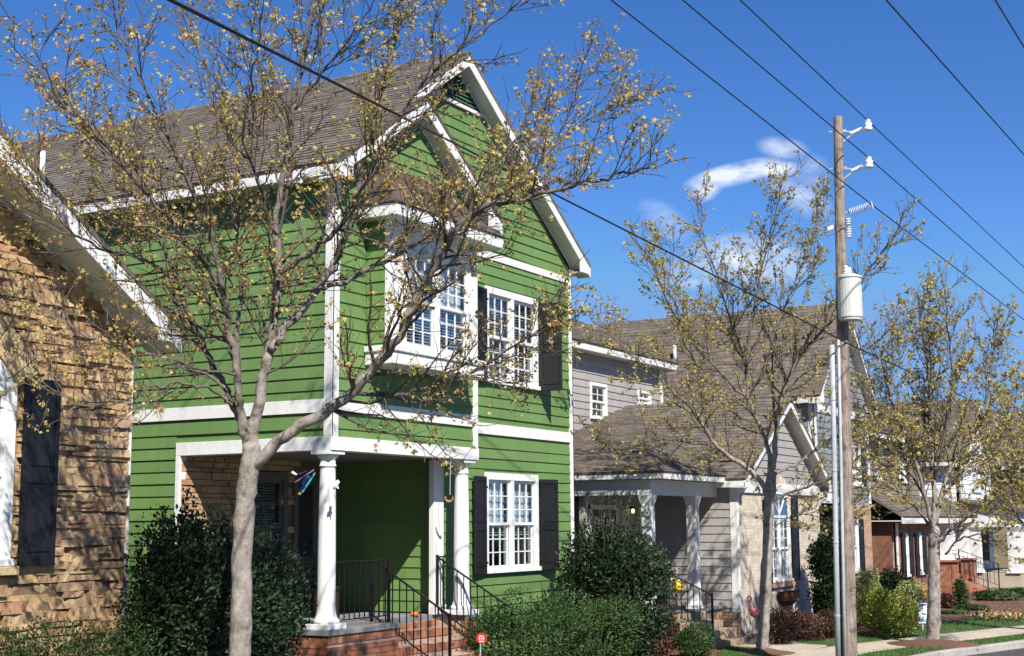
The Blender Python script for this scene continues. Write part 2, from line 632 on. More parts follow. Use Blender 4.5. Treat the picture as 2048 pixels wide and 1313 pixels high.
def wall_body(parent, pl, poly, holes, mat, thick=.12, name="wall"):
    zs = sorted(set([round(p[1], 4) for p in poly] + [z for h in holes for z in h[2:]]))
    zs = [z for z in zs if min(p[1] for p in poly) - 1e-6 <= z <= max(p[1] for p in poly) + 1e-6]
    mb = MB()
    for za, zb, a0, a1, b0, b1 in strips(poly, holes, zs, .5):
        pts = [pl.pt(a0, za), pl.pt(a1, za), pl.pt(b1, zb), pl.pt(b0, zb)]
        if b1 - b0 < .005:
            pts = pts[:3]
        mb.prism(pts, pl.d * thick)
    return mb.build(name, mat, parent)


def siding(wall, pl, poly, holes, mat, z0, expo=.178, joined=False):
    zt = max(p[1] for p in poly)
    zlo = min(p[1] for p in poly)
    k0 = math.floor((zlo - z0) / expo)
    cuts = [z0 + expo * k for k in range(k0, int((zt - z0) / expo) + 2)]
    allb = MB()
    lay = []
    for za, zb, a0, a1, b0, b1 in strips(poly, holes, cuts):
        x = min(a0, b0) + RND.uniform(1.2, 3.66)                 # boards come in 3.66 m lengths
        while not joined and x < min(a1, b1) - .4:
            if x > max(a0, b0) + .4:
                lay.append((za, zb, a0, x - .0015, b0, x - .0015))
                a0 = b0 = x + .0015
            x += 3.66
        lay.append((za, zb, a0, a1, b0, b1))
    for za, zb, a0, a1, b0, b1 in lay:
        mb = allb if joined else MB()
        lo = .026 + RND.uniform(-.002, .002)
        zo = za + RND.uniform(-.0015, .0015)
        hi = .007
        pts = [pl.pt(a0, zo, .001), pl.pt(a1, zo, .001), pl.pt(b1, zb, .001), pl.pt(b0, zb, .001),
               pl.pt(a0, zo, lo), pl.pt(a1, zo, lo), pl.pt(b1, zb, hi), pl.pt(b0, zb, hi)]
        mb.add(pts, [(0, 3, 2, 1), (4, 5, 6, 7), (0, 1, 5, 4), (1, 2, 6, 5), (2, 3, 7, 6), (3, 0, 4, 7)])
        if not joined:
            mb.build("board", mat, wall)
    if joined and allb.n:
        stuff(allb.build("boards", mat, wall))


def trim(parent, pl, u0, u1, z0, z1, out=.04, mat="white_paint", name="trim", back=0.0):
    return pl.slab(MB(), u0, u1, z0, z1, back, out).build(name, mat, parent, bevel=.004)


# ------------------------------------------------------------------ shingled roof slope
def shingles(roof, A, B, C, D, mat="shingle", course=.145, tab=.30, seed=0, mat_base=None):
    """A,B eave ends, C,D upper ends (D above A)"""
    A, B, C, D = (np.array(p, float) for p in (A, B, C, D))
    r = np.random.default_rng(seed + 5)
    L = .5 * (np.linalg.norm(D - A) + np.linalg.norm(C - B))
    nrm = np.cross(B - A, (D + C) / 2 - (A + B) / 2); nrm /= np.linalg.norm(nrm)
    if nrm[2] < 0:
        nrm = -nrm
    nr = max(2, int(round(L / course)))
    V, Fc = [], []
    for i in range(nr):
        t0, t1 = i / nr, min(1.0, (i + 1.12) / nr)
        l0, r0, l1, r1 = A + (D - A) * t0, B + (C - B) * t0, A + (D - A) * t1, B + (C - B) * t1
        w = np.linalg.norm(r0 - l0)
        if w < .05:
            continue
        edges = [0.0]
        x = r.uniform(.05, tab)
        while x < w - .06:
            edges.append(x); x += tab * r.uniform(.55, 1.25)
        edges.append(w)
        e = np.array(edges) / w
        for a, b in zip(e[:-1], e[1:]):
            h = .012 + r.uniform(-.003, .007)
            dip = r.uniform(-.012, .008) if i else 0.0
            g = .003 / w
            p0, p1 = l0 + (r0 - l0) * (a + g), l0 + (r0 - l0) * (b - g)
            q0, q1 = l1 + (r1 - l1) * (a + g), l1 + (r1 - l1) * (b - g)
            dn = (p0 - q0); dn /= np.linalg.norm(dn) + 1e-9
            p0, p1 = p0 + dn * dip, p1 + dn * dip
            k = len(V)
            V += [p0, p1, q1 + nrm * .003, q0 + nrm * .003, p0 + nrm * h, p1 + nrm * h]
            Fc += [(k + 4, k + 5, k + 2, k + 3), (k, k + 1, k + 5, k + 4), (k, k + 4, k + 3, k + 3), (k + 1, k + 2, k + 5, k + 5)]
    mb = MB()
    mb.v = [tuple(p) for p in V]
    mb.f = [tuple(dict.fromkeys(q)) for q in Fc]
    mb.n = len(V)
    return stuff(mb.build("shingles", mat, roof))


def roof_slab(parent, pts, thick=.07, mat="shingle", name="roof"):
    P = [np.array(p, float) for p in pts]
    nrm = np.cross(P[1] - P[0], P[2] - P[0]); nrm /= np.linalg.norm(nrm)
    if nrm[2] < 0:
        nrm = -nrm
    return MB().prism([p - nrm * .004 for p in P], -nrm * thick).build(name, mat, parent)


# ------------------------------------------------------------------ bricks and stones
def brick_cells(u0, u1, z0, z1, bw=.205, bh=.079, joint=.011, holes=(), stagger=.5, poly=None):
    cells = []
    n = int((z1 - z0) / bh + .5)
    for i in range(n):
        za = z0 + i * bh
        lo, hi = u0, u1
        if poly:
            s = span(poly, min(za + bh, max(p[1] for p in poly) - 1e-4))
            if not s:
                continue
            lo, hi = s
        x = lo - (bw * stagger if i % 2 else 0)
        while x < hi - .02:
            a, b = max(x, lo), min(x + bw - joint, hi)
            x += bw
            if b - a < .03:
                continue
            segs = [(a, b)]
            for h0, h1, hz0, hz1 in holes:
                if min(za + bh, hz1) - max(za, hz0) > bh * .4:
                    ns = []
                    for s in segs:
                        if h1 <= s[0] or h0 >= s[1]:
                            ns.append(s); continue
                        if s[0] < h0:
                            ns.append((s[0], h0))
                        if s[1] > h1:
                            ns.append((h1, s[1]))
                    segs = ns
            cells += [(p, q, za, za + bh - joint) for p, q in segs if q - p > .025]
    return cells


def unit_block(name, mat, seed, rough=.0, nu=1, nz=1, inset=.06):
    """a unit block: x 0..1, z 0..1, front face at y=0 (slightly pillowed), back at y=1"""
    r = random.Random(seed)
    vs, fs = [], []
    for j in range(nz + 1):
        for i in range(nu + 1):
            edge = i in (0, nu) or j in (0, nz)
            x, z = i / nu, j / nz
            y = r.uniform(-rough, rough)
            x += r.uniform(-rough, rough) * .10 if edge else r.uniform(-.05, .05)
            z += r.uniform(-rough, rough) * .22 if edge else r.uniform(-.05, .05)
            if edge:
                y += inset
            vs.append((x, y, z))
    idx = lambda i, j: j * (nu + 1) + i
    for j in range(nz):
        for i in range(nu):
            fs.append((idx(i, j), idx(i + 1, j), idx(i + 1, j + 1), idx(i, j + 1)))
    ring = [idx(i, 0) for i in range(nu + 1)] + [idx(nu, j) for j in range(1, nz + 1)] + [idx(i, nz) for i in range(nu - 1, -1, -1)] + [idx(0, j) for j in range(nz - 1, 0, -1)]
    k = len(vs)
    vs += [(vs[i][0], 1.0, vs[i][2]) for i in ring]
    m = len(ring)
    fs += [(ring[a], k + a, k + (a + 1) % m, ring[(a + 1) % m]) for a in range(m)]
    me = bpy.data.meshes.new(name)
    me.from_pydata(vs, [], fs)
    me.materials.append(MATS[mat])
    me.update()
    return me


def lay_single(cells, pl, meshes, parent, name, depth, out=.0, jit=.0):
    base = BASE[parent.name]
    R = pl.mat()
    for (a, b, za, zb) in cells:
        o = bpy.data.objects.new(name, RND.choice(meshes))
        p = pl.pt(a, za, out + RND.uniform(-jit, jit)) - base
        o.parent = parent
        o.matrix_local = Matrix.Translation(Vector(p)) @ R @ Matrix.Diagonal((b - a, depth, zb - za, 1))
        COL.objects.link(o)


def lay_joined(cells, pl, mat, parent, name, depth, out=0.0, jit=.002):
    if not cells:
        return
    V, Fc = [], []
    for a, b, za, zb in cells:
        o = out + RND.uniform(-jit, jit)
        k = len(V)
        V += [pl.pt(a, za, o), pl.pt(b, za, o), pl.pt(b, zb, o), pl.pt(a, zb, o),
              pl.pt(a, za, o - depth), pl.pt(b, za, o - depth), pl.pt(b, zb, o - depth), pl.pt(a, zb, o - depth)]
        Fc += [(k, k + 1, k + 2, k + 3), (k, k + 4, k + 5, k + 1), (k + 1, k + 5, k + 6, k + 2), (k + 2, k + 6, k + 7, k + 3), (k + 3, k + 7, k + 4, k)]
    return stuff(mesh_np(name, V, Fc, mat, parent))


# ------------------------------------------------------------------ windows, shutters, columns, railings
PANE = {}


def pane_mesh(w, h):
    key = (round(w, 3), round(h, 3))
    if key not in PANE:
        me = bpy.data.meshes.new("pane")
        me.from_pydata([(0, 0, 0), (w, 0, 0), (w, 0, h), (0, 0, h), (0, .006, 0), (w, .006, 0), (w, .006, h), (0, .006, h)], [],
                       [(0, 1, 2, 3), (5, 4, 7, 6), (4, 0, 3, 7), (1, 5, 6, 2), (3, 2, 6, 7), (4, 5, 1, 0)])
        me.materials.append(MATS["glass"])
        PANE[key] = me
    return PANE[key]


def window(house, pl, u0, u1, z0, z1, sashes=2, cols=3, rows=(3, 3), casing=.10, head=.12, sill=.07, cover=None, proud=.045, single=True,
           label=None, mull=.10, fmat="white_paint"):
    """double-hung window; u0..z1 is the outside of the casing. Returns the hole it needs"""
    a, b, c, d = u0 + casing, u1 - casing, z0 + sill, z1 - head
    fr = MB()
    pl.slab(fr, u0, u1, d, z1, -.02, proud)
    pl.slab(fr, u0, u0 + casing, c, d, -.02, proud)
    pl.slab(fr, u1 - casing, u1, c, d, -.02, proud)
    pl.slab(fr, u0 - .03, u1 + .03, z0, c, -.02, proud + .035)
    sw = (b - a - (sashes - 1) * mull) / sashes
    for i in range(1, sashes):
        pl.slab(fr, a + i * sw + (i - 1) * mull, a + i * (sw + mull), c, d, -.02, proud - .004)
    win = fr.build("window", fmat, house, bevel=.003)
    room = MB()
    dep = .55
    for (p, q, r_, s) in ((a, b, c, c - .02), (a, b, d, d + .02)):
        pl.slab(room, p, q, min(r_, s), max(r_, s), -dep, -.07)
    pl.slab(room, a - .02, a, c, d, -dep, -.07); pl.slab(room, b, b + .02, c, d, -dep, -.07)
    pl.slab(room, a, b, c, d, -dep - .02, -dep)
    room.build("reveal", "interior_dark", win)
    zm = (c + d) / 2
    R = pl.mat()
    base = BASE[house.name]
    for i in range(sashes):
        s0 = a + i * (sw + mull)
        for j, (q0, q1, out) in enumerate(((zm - .02, d, .005), (c, zm + .02, -.028))):
            st, ra = .042, .05
            sm = MB()
            pl.slab(sm, s0, s0 + st, q0, q1, out - .03, out); pl.slab(sm, s0 + sw - st, s0 + sw, q0, q1, out - .03, out)
            pl.slab(sm, s0 + st, s0 + sw - st, q0, q0 + ra, out - .03, out - .001); pl.slab(sm, s0 + st, s0 + sw - st, q1 - ra, q1, out - .03, out - .001)
            sm.build("sash", fmat, win)
            g0, g1, h0, h1 = s0 + st, s0 + sw - st, q0 + ra, q1 - ra
            nr = rows[j]
            mt = .018
            if cols * nr > 1:
                mm = MB()
                for k in range(1, cols):
                    x = g0 + (g1 - g0) * k / cols
                    pl.slab(mm, x - mt / 2, x + mt / 2, h0, h1, out - .024, out - .004)
                for k in range(1, nr):
                    z = h0 + (h1 - h0) * k / nr
                    pl.slab(mm, g0, g1, z - mt / 2, z + mt / 2, out - .025, out - .006)
                mm.build("muntin", fmat, win)
            nc_, nr_ = (cols, nr) if single else (1, 1)
            pw, ph = (g1 - g0) / nc_, (h1 - h0) / nr_
            for ci in range(nc_):
                for ri in range(nr_):
                    o = bpy.data.objects.new("pane", pane_mesh(pw, ph))
                    o.parent = win
                    tl = Matrix.Rotation(RND.uniform(-.006, .006), 4, 'X') @ Matrix.Rotation(RND.uniform(-.006, .006), 4, 'Z')
                    o.matrix_local = Matrix.Translation(Vector(pl.pt(g0 + ci * pw, h0 + ri * ph, out - .012) - base)) @ R @ tl
                    COL.objects.link(o)
        if cover:
            for kind, f0, f1 in cover:
                q0, q1 = c + (d - c) * f0, c + (d - c) * f1
                cb = MB()
                if kind == 'blind':
                    z = q1
                    while z > q0:
                        zt = RND.uniform(-.002, .002)
                        cb.prism([pl.pt(s0 + .03, z - .012 + zt, -.085), pl.pt(s0 + sw - .03, z - .012 + zt, -.085),
                                  pl.pt(s0 + sw - .03, z + .012 + zt, -.120), pl.pt(s0 + .03, z + .012 + zt, -.120)], (0, 0, .002))
                        z -= .046
                    cb.build("blind", "blind_slat", win)
                else:
                    n = 14
                    prev = None
                    pts = [(s0 + .02 + (sw - .04) * k / n, -.10 + .012 * math.sin(k * 1.7 + i)) for k in range(n + 1)]
                    for (ua, oa), (ub, ob) in zip(pts[:-1], pts[1:]):
                        cb.add([pl.pt(ua, q0, oa), pl.pt(ub, q0, ob), pl.pt(ub, q1, ob), pl.pt(ua, q1, oa)], [(0, 1, 2, 3)])
                    cb.build("curtain", "curtain", win)
    return win


def shutter(house, pl, hinge_u, z0, z1, w, direction, angle=0.0, out=.05, mat="black_shutter"):
    """panelled shutter; direction +1/-1 along u from the hinge, swung out by angle"""
    e = pl.u * direction * math.cos(angle) + pl.n * math.sin(angle)
    nn = pl.n * math.cos(angle) - pl.u * direction * math.sin(angle)
    o = pl.pt(hinge_u, 0, out)

    def pt(s, z, t):
        p = o + e * s + nn * t
        return np.array([p[0], p[1], z])

    def sl(mb, s0, s1, a, b, t0, t1):
        return mb.prism([pt(s0, a, t0), pt(s1, a, t0), pt(s1, b, t0), pt(s0, b, t0)], nn * (t1 - t0))
    sh = MB()
    sl(sh, 0, w, z0, z1, 0, .018)
    sh = sh.build("shutter", mat, house, bevel=.003)
    h = z1 - z0
    fr = MB()
    st = .055
    for t0, t1 in ((.0185, .034), (-.016, -.0005)):
        sl(fr, 0, st, z0, z1, t0, t1); sl(fr, w - st, w, z0, z1, t0, t1)
        for f0, f1 in ((0, .045), (.44, .50), (.955, 1)):
            sl(fr, st, w - st, z0 + h * f0, z0 + h * f1, t0, t1)
    fr.build("frame", mat, sh, bevel=.003)
    for f0, f1 in ((.075, .41), (.53, .925)):
        pn = MB()
        sl(pn, st + .03, w - st - .03, z0 + h * f0, z0 + h * f1, .0185, .030)
        pn.build("panel", mat, sh, bevel=.006)
    hg = MB()
    for f0 in (.1, .88):
        sl(hg, -.03, .05, z0 + h * f0, z0 + h * f0 + .035, .034, .042)
    hg.build("hinge", "iron_black", sh)
    return sh


def round_column(house, x, y, z0, z1, r=.125):
    pb = MB().box(x - r * 1.6, x + r * 1.6, y - r * 1.6, y + r * 1.6, z0, z0 + .075).build("column", "white_paint", house, bevel=.008)
    h = z1 - z0
    prof = [(r * 1.5, .075), (r * 1.55, .10), (r * 1.5, .13), (r * 1.2, .145), (r * 1.16, .18), (r * 1.1, .20), (r * 1.04, .24), (r, .34), (r * .995, h * .45), (r * .93, h * .75),
            (r * .86, h - .26), (r * .86, h - .225), (r * .96, h - .22), (r * .96, h - .20), (r * .87, h - .195), (r * .87, h - .12), (r * 1.05, h - .10), (r * 1.22, h - .06), (r * 1.22, h - .055)]
    MB().lathe((x, y, z0), prof, 28).build("shaft", "white_paint", pb, smooth=True)
    MB().box(x - r * 1.35, x + r * 1.35, y - r * 1.35, y + r * 1.35, z1 - .055, z1).build("capital", "white_paint", pb, bevel=.006)
    return pb


def square_column(house, x, y, z0, z1, w=.26, mat="white_paint", name="column"):
    c = MB().box(x - w / 2, x + w / 2, y - w / 2, y + w / 2, z0 + .14, z1 - .16).build(name, mat, house, bevel=.006)
    sq = lambda k: [(x - w * k, y - w * k), (x + w * k, y - w * k), (x + w * k, y + w * k), (x - w * k, y + w * k)]

    def frustum(k0, za, k1, zb):
        v = [(*p, za) for p in sq(k0)] + [(*p, zb) for p in sq(k1)]
        return MB().add(v, [(3, 2, 1, 0), (4, 5, 6, 7)] + [(i, (i + 1) % 4, (i + 1) % 4 + 4, i + 4) for i in range(4)])
    frustum(.72, z0, .52, z0 + .15).build("base", mat, c, bevel=.004)
    frustum(.52, z1 - .17, .74, z1).build("capital", mat, c, bevel=.004)
    return c


def railing(house, a, b, h=.88, gap=.115, posts=(True, True), name="railing", low=.10, post_drop=(0, 0)):
    """iron railing between floor points a and b (sloping if their z differ)"""
    a, b = np.array(a, float), np.array(b, float)
    up = np.array([0, 0, 1.0])
    top = MB().bar(a + up * h, b + up * h, .04, .022).build(name, "iron_black", house, bevel=.004)
    MB().bar(a + up * low, b + up * low, .025, .016).build("lower_rail", "iron_black", top)
    L = np.linalg.norm((b - a)[:2])
    n = max(2, int(L / gap))
    me = None
    base = BASE[house.name]
    for i in range(1, n):
        p = a + (b - a) * i / n
        if me is None:
            me = MB().box(-.007, .007, -.007, .007, low, h - .005)
            me_ = bpy.data.meshes.new("baluster"); me_.from_pydata(me.v, [], me.f); me_.materials.append(MATS["iron_black"]); me = me_
        o = bpy.data.objects.new("baluster", me)
        o.parent = top
        o.location = Vector(p - base)
        COL.objects.link(o)
    for p, on_, dr in ((a, posts[0], post_drop[0]), (b, posts[1], post_drop[1])):
        if on_:
            MB().box(p[0] - .018, p[0] + .018, p[1] - .018, p[1] + .018, p[2] - dr, p[2] + h + .03).build("post", "iron_black", top)
    return top


# ------------------------------------------------------------------ gable roof with fascia and soffit
def gable_roof(house, xl, xr, xc, ze, zr, yf, yb, ywall, fh=.20, left=True, right=True, mat="shingle", seed=1, course=.145, eave_out=.32,
               eave_l=True, eave_r=True, ridge_cap=True, sides_label=None):
    sl = (zr - ze) / (xc - xl)
    sr = (zr - ze) / (xr - xc)
    roofs = []
    if left:
        r = roof_slab(house, [(xl, yf, ze), (xl, yb, ze), (xc, yb, zr), (xc, yf, zr)], .05, mat)
        shingles(r, (xl, yb, ze), (xl, yf, ze), (xc, yf, zr), (xc, yb, zr), mat, course, seed=seed)
        roofs.append(r)
    if right:
        r = roof_slab(house, [(xr, yf, ze), (xr, yb, ze), (xc, yb, zr), (xc, yf, zr)], .05, mat)
        shingles(r, (xr, yf, ze), (xr, yb, ze), (xc, yb, zr), (xc, yf, zr), mat, course, seed=seed + 1)
        roofs.append(r)
    if ridge_cap and roofs:
        rc = MB()
        y = yf + .005
        while y < yb - .2:
            rc.add([(xc - .12, y, zr - .12 * sl + .014), (xc, y, zr + .022), (xc + .12, y, zr - .12 * sr + .014),
                    (xc - .12, y + .24, zr - .12 * sl + .006), (xc, y + .24, zr + .012), (xc + .12, y + .24, zr - .12 * sr + .006)],
                   [(0, 1, 4, 3), (1, 2, 5, 4), (0, 3, 5, 2), (0, 2, 1)])
            y += .2
        stuff(rc.build("ridge_cap", mat, roofs[0]))
    t = .055
    # rake fascia (bargeboards) and sloping soffit
    def bargeboard(xa, za, s, sgn):
        pts = [(xa, yf + .012, za - t), (xc, yf + .012, zr - t), (xc, yf + .012, zr - t - fh), (xa, yf + .012, za - t - fh)]
        MB().prism(pts, (0, .03, 0)).build("bargeboard", "white_paint", house, bevel=.003)
        so = [(xa, yf + .042, za - t - fh + .02), (xc, yf + .042, zr - t - fh + .02), (xc, ywall, zr - t - fh + .02), (xa, ywall, za - t - fh + .02)]
        MB().prism(so, (0, 0, .02)).build("soffit", "soffit_paint", house)
        bd = [(xa + sgn * eave_out, ywall - .025, za + abs(s) * eave_out - t - fh - .03), (xc, ywall - .025, zr - t - fh - .03), (xc, ywall - .025, zr - t - fh + .015), (xa + sgn * eave_out, ywall - .025, za + abs(s) * eave_out - t - fh + .015)]
        MB().prism(bd, (0, .02, 0)).build("trim", "white_paint", house)
    if left:
        bargeboard(xl, ze, sl, 1)
        if eave_l:
            MB().box(xl, xl + .03, yf + .043, yb, ze - t - .13, ze - t + .005).build("fascia", "white_paint", house, bevel=.003)
            MB().box(xl + .03, xl + eave_out, yf + .045, yb, ze - t - .12, ze - t - .10).build("soffit", "soffit_paint", house)
            MB().prism([(xl, yf + .011, ze - t - .13), (xl + eave_out + .10, yf + .011, ze - t - .13), (xl + eave_out + .10, yf + .011, ze + sl * (eave_out + .1) - t - .01), (xl, yf + .011, ze - t - .01)], (0, .025, 0)).build("eave_return", "white_paint", house, bevel=.003)
    if right:
        bargeboard(xr, ze, -sr, -1)
        if eave_r:
            MB().box(xr - .03, xr, yf + .043, yb, ze - t - .13, ze - t + .005).build("fascia", "white_paint", house, bevel=.003)
            MB().box(xr - eave_out, xr - .03, yf + .045, yb, ze - t - .12, ze - t - .10).build("soffit", "soffit_paint", house)
            MB().prism([(xr, yf + .011, ze - t - .13), (xr - eave_out - .10, yf + .011, ze - t - .13), (xr - eave_out - .10, yf + .011, ze + sr * (eave_out + .1) - t - .01), (xr, yf + .011, ze - t - .01)], (0, .025, 0)).build("eave_return", "white_paint", house, bevel=.003)
    return roofs


# ------------------------------------------------------------------ the ground
g = MB().add([(-900, -900, -.30), (1500, -900, -.30), (1500, 1500, -.30), (-900, 1500, -.30)], [(0, 1, 2, 3)])
structure(g.build("ground", "lawn_soil"))
KERB = [(-60, 6.1), (0, 6.1), (20, 6.15), (23.5, 6.25), (25.2, 6.55), (26.4, 6.75), (27.9, 6.42), (30.8, 5.55), (34.0, 4.5), (40, 2.6), (60, -4.0), (140, -30)]
structure(MB().add([(-60, -14, -.13), (140, -60, -.13), (140, -29, -.13)] + [(x, y + .05, -.13) for x, y in KERB[::-1][1:]], [tuple(range(3 + len(KERB) - 1))]).build("road", "asphalt"))
lawn_pts = [(x, y + .1, 0) for x, y in KERB] + [(300, 120, 0), (-60, 120, 0)]
structure(MB().prism(lawn_pts, (0, 0, -.29)).build("lawn", "lawn_soil"))
# kerb stones
kerb = structure(MB().add([(x, y + .02, -.128) for x, y in KERB] + [(x, y + .10, -.128) for x, y in KERB[::-1]], [tuple(range(2 * len(KERB)))]).build("kerb", "concrete_kerb"))
BASE["kerb"] = np.zeros(3)


def along(path, s):
    for a, b in zip(path[:-1], path[1:]):
        a, b = np.array(a, float), np.array(b, float)
        L = np.linalg.norm(b - a)
        if s <= L:
            return a + (b - a) * s / L
        s -= L
    return np.array(path[-1], float)


def off(a, b, w):
    d = b - a
    d = d / np.linalg.norm(d)
    return np.array([-d[1], d[0]]) * w


kp = [(20, 6.15), (23.5, 6.25), (25.2, 6.55), (26.4, 6.75), (27.9, 6.42), (30.8, 5.55), (34.0, 4.5), (40, 2.6), (60, -4.0)]
s = 0.0
while s < 40:
    a, b = along(kp, s + .012), along(kp, s + 1.5)
    n0 = off(a, b, .17)
    MB().prism([(a[0], a[1], -.2), (b[0], b[1], -.2), (b[0] + n0[0], b[1] + n0[1], -.2), (a[0] + n0[0], a[1] + n0[1], -.2)], (0, 0, .215 + RND.uniform(-.006, .006))).build("kerb_stone", "concrete_kerb", kerb, bevel=.02)
    s += 1.512
# pavement slabs
WALK = [(8, 8.3), (20, 8.35), (24, 8.35), (27, 8.25), (28.6, 7.85), (30.7, 7.2), (34.0, 6.13), (40, 4.3), (62, -2.8)]
walk = structure(MB().add([(p[0] + o_[0], p[1] + o_[1], .004) for p, o_ in [(np.array(WALK[i]), off(np.array(WALK[max(i - 1, 0)]), np.array(WALK[min(i + 1, len(WALK) - 1)]), w_)) for w_, rng in ((-.53, range(len(WALK))), (.53, range(len(WALK) - 1, -1, -1))) for i in rng]],
                       [tuple(range(2 * len(WALK)))]).build("pavement", "concrete_kerb"))
BASE[walk.name] = np.zeros(3)
s = 0.0
while s < 56:
    a, b = along(WALK, s), along(WALK, s + 1.19)
    n0 = off(a, b, .55)
    MB().prism([(a[0] - n0[0], a[1] - n0[1], -.05), (b[0] - n0[0], b[1] - n0[1], -.05), (b[0] + n0[0], b[1] + n0[1], -.05), (a[0] + n0[0], a[1] + n0[1], -.05)], (0, 0, .068 + RND.uniform(0, .005))).build("slab", "concrete", walk, bevel=.01)
    s += 1.2
# front walk to the grey house steps
fw = [(27.75, 10.35), (27.1, 9.75), (26.75, 9.15), (26.9, 8.8)]
path = structure(MB().add([(27.1, 8.7, .006), (28.3, 10.4, .006), (27.3, 10.4, .006), (26.5, 9.3, .006), (26.4, 8.8, .006)], [(0, 1, 2, 3, 4)]).build("front_path", "concrete_kerb"))
BASE[path.name] = np.zeros(3)
fwc = [((27.0, 10.62), (28.95, 10.62)), ((26.85, 10.0), (28.55, 9.85)), ((26.55, 9.45), (28.1, 9.3)), ((26.15, 8.85), (27.9, 8.8))]
for (a0, a1), (b0, b1) in zip(fwc[:-1], fwc[1:]):
    g_ = .012
    MB().prism([(a0[0], a0[1] - g_, -.04), (a1[0], a1[1] - g_, -.04), (b1[0], b1[1] + g_, -.04), (b0[0], b0[1] + g_, -.04)], (0, 0, .062 + RND.uniform(0, .005))).build("slab", "concrete", path, bevel=.01)


def bed(name, pts, chips, seed, z=.008):
    o = structure(MB().prism([(x, y, -.02) for x, y in pts], (0, 0, .02 + z)).build(name, "mulch"))
    BASE[o.name] = np.zeros(3)
    r = np.random.default_rng(seed)
    P = np.array(pts)
    lo, hi = P.min(0), P.max(0)
    V, Fc = [], []
    while len(Fc) < chips:
        q = r.uniform(lo, hi)
        ins, j = False, len(P) - 1
        for i in range(len(P)):
            if (P[i][1] > q[1]) != (P[j][1] > q[1]) and q[0] < (P[j][0] - P[i][0]) * (q[1] - P[i][1]) / (P[j][1] - P[i][1]) + P[i][0]:
                ins = not ins
            j = i
        if not ins:
            continue
        a = r.uniform(0, 6.28); L = r.uniform(.02, .06); w = r.uniform(.008, .018)
        d = np.array([math.cos(a), math.sin(a)]); e = np.array([-d[1], d[0]])
        zz = r.uniform(.012, .035) + z; tl = r.uniform(-.015, .015)
        k = len(V)
        for sx, sy in ((-1, -1), (1, -1), (1, 1), (-1, 1)):
            p = q + d * L * sx / 2 + e * w * sy / 2
            V.append((p[0], p[1], zz + tl * sx + .006 * sy))
        Fc.append((k, k + 1, k + 2, k + 3))
    stuff(mesh_np("bark_chips", V, Fc, "mulch_chip", o))
    return o


bed("mulch_bed", [(29.2, 9.5), (31.5, 8.75), (35.6, 8.6), (36.2, 11.1), (29.05, 11.1), (29.0, 10.3)], 4500, 1)
bed("mulch_bed", [(19.4, 9.8), (25.2, 9.9), (26.3, 10.6), (26.3, 11.6), (24.2, 12.3), (19.4, 12.3)], 3000, 2)
bed("mulch_bed", [(36.6, 8.2), (40, 7.4), (48, 6.6), (56, 5.5), (56, 11.3), (36.6, 11.5)], 2500, 3)

# ------------------------------------------------------------------ GREEN HOUSE
X0, X1, X2 = 15.5, 19.35, 23.83
Y0, Y1, YB = 11.778, 12.378, 24.0
G = thing("green_house", (X0, Y0, 0), "green clapboard two-storey house with white trim, corner porch and box bay window", "house")
ZE, SLP = 7.46, .667
XC, ZR = 19.665, 7.46 + .667 * 4.505
# --- left side wall (with the porch cut out of its front end)
PS, PF, PF1 = side(X0), front(Y0), front(Y1)
lw_poly = [(-YB, .0), (-Y0, .0), (-Y0, 7.32), (-YB, 7.32)]
porch_hole = (-14.55, -Y0 + .5, -.1, 3.5)
w_side = wall_body(G, PS, lw_poly, [porch_hole], "green_paint")
siding(w_side, PS, [(-YB, .55), (-Y0 - .10, .55), (-Y0 - .10, 7.30), (-YB, 7.30)], [(-14.62, -Y0 + .5, -.1, 3.67), (-25, 0, 4.0, 4.19)], "green_paint", .58)
trim(G, PS, -YB, -Y0 - .10, 4.003, 4.19, .034)
trim(G, PS, -14.60, -Y0 - .10, 3.48, 3.67, .036, back=-.2)
trim(G, PS, -14.60, -14.52, 1.05, 3.478, .036, back=-.1)
trim(G, PS, -Y0 - .115, -Y0 + .03, 3.672, 7.27, .03)
# --- projecting front (over the porch)
fp = [(X0, 3.48), (X1, 3.48), (X1, 7.36), (17.45, 8.76), (X0, 7.36)]
bay_hole = (16.28, 18.77, 4.95, 6.84)
w_front = wall_body(G, PF, fp, [bay_hole], "green_paint")
siding(w_front, PF, [(X0 + .12, 3.67), (X1 - .14, 3.67), (X1 - .14, 7.46), (17.45, 8.76), (X0 + .12, 7.40)], [(16.30, 18.75, 4.80, 6.95), (15, 20, 4.0, 4.19)], "green_paint", .58)
trim(G, PF, X0 - .034, X0 + .125, 3.672, 7.27, .03)
trim(G, PF, X1 - .14, X1, 3.672, 7.30, .03)
trim(G, PF, X0 + .128, X1 - .142, 4.003, 4.19, .034)
trim(G, PF, X0 - .037, X1 + .012, 3.478, 3.668, .037, back=-.2)
# --- right-hand front, set back
rw = [(19.2, .0), (X2, .0), (X2, 7.36), (19.2, 7.36)]
WU, WL = (20.60, 22.46, 4.88, 6.57), (20.56, 22.42, 1.63, 3.335)
hl = lambda w: (w[0] + .08, w[1] - .08, w[2] + .05, w[3] - .10)
w_right = wall_body(G, PF1, rw, [hl(WU), hl(WL)], "green_paint")
siding(w_right, PF1, [(19.2, .55), (X2 - .11, .55), (X2 - .11, 7.06), (19.2, 7.06)], [(*WU[:2], WU[2] + .02, WU[3] - .02), (*WL[:2], WL[2] + .02, WL[3] - .02), (15, 25, 3.985, 4.175)], "green_paint", .55)
w_gable = wall_body(G, PF1, [(X0, 7.34), (X2, 7.34), (XC, 10.22)], [], "green_paint")
siding(w_gable, PF1, [(X0 + .1, 7.30), (X2, 7.18), (XC, 10.22)], [(18.75, 20.58, 9.60, 10.3)], "green_paint", 7.19)
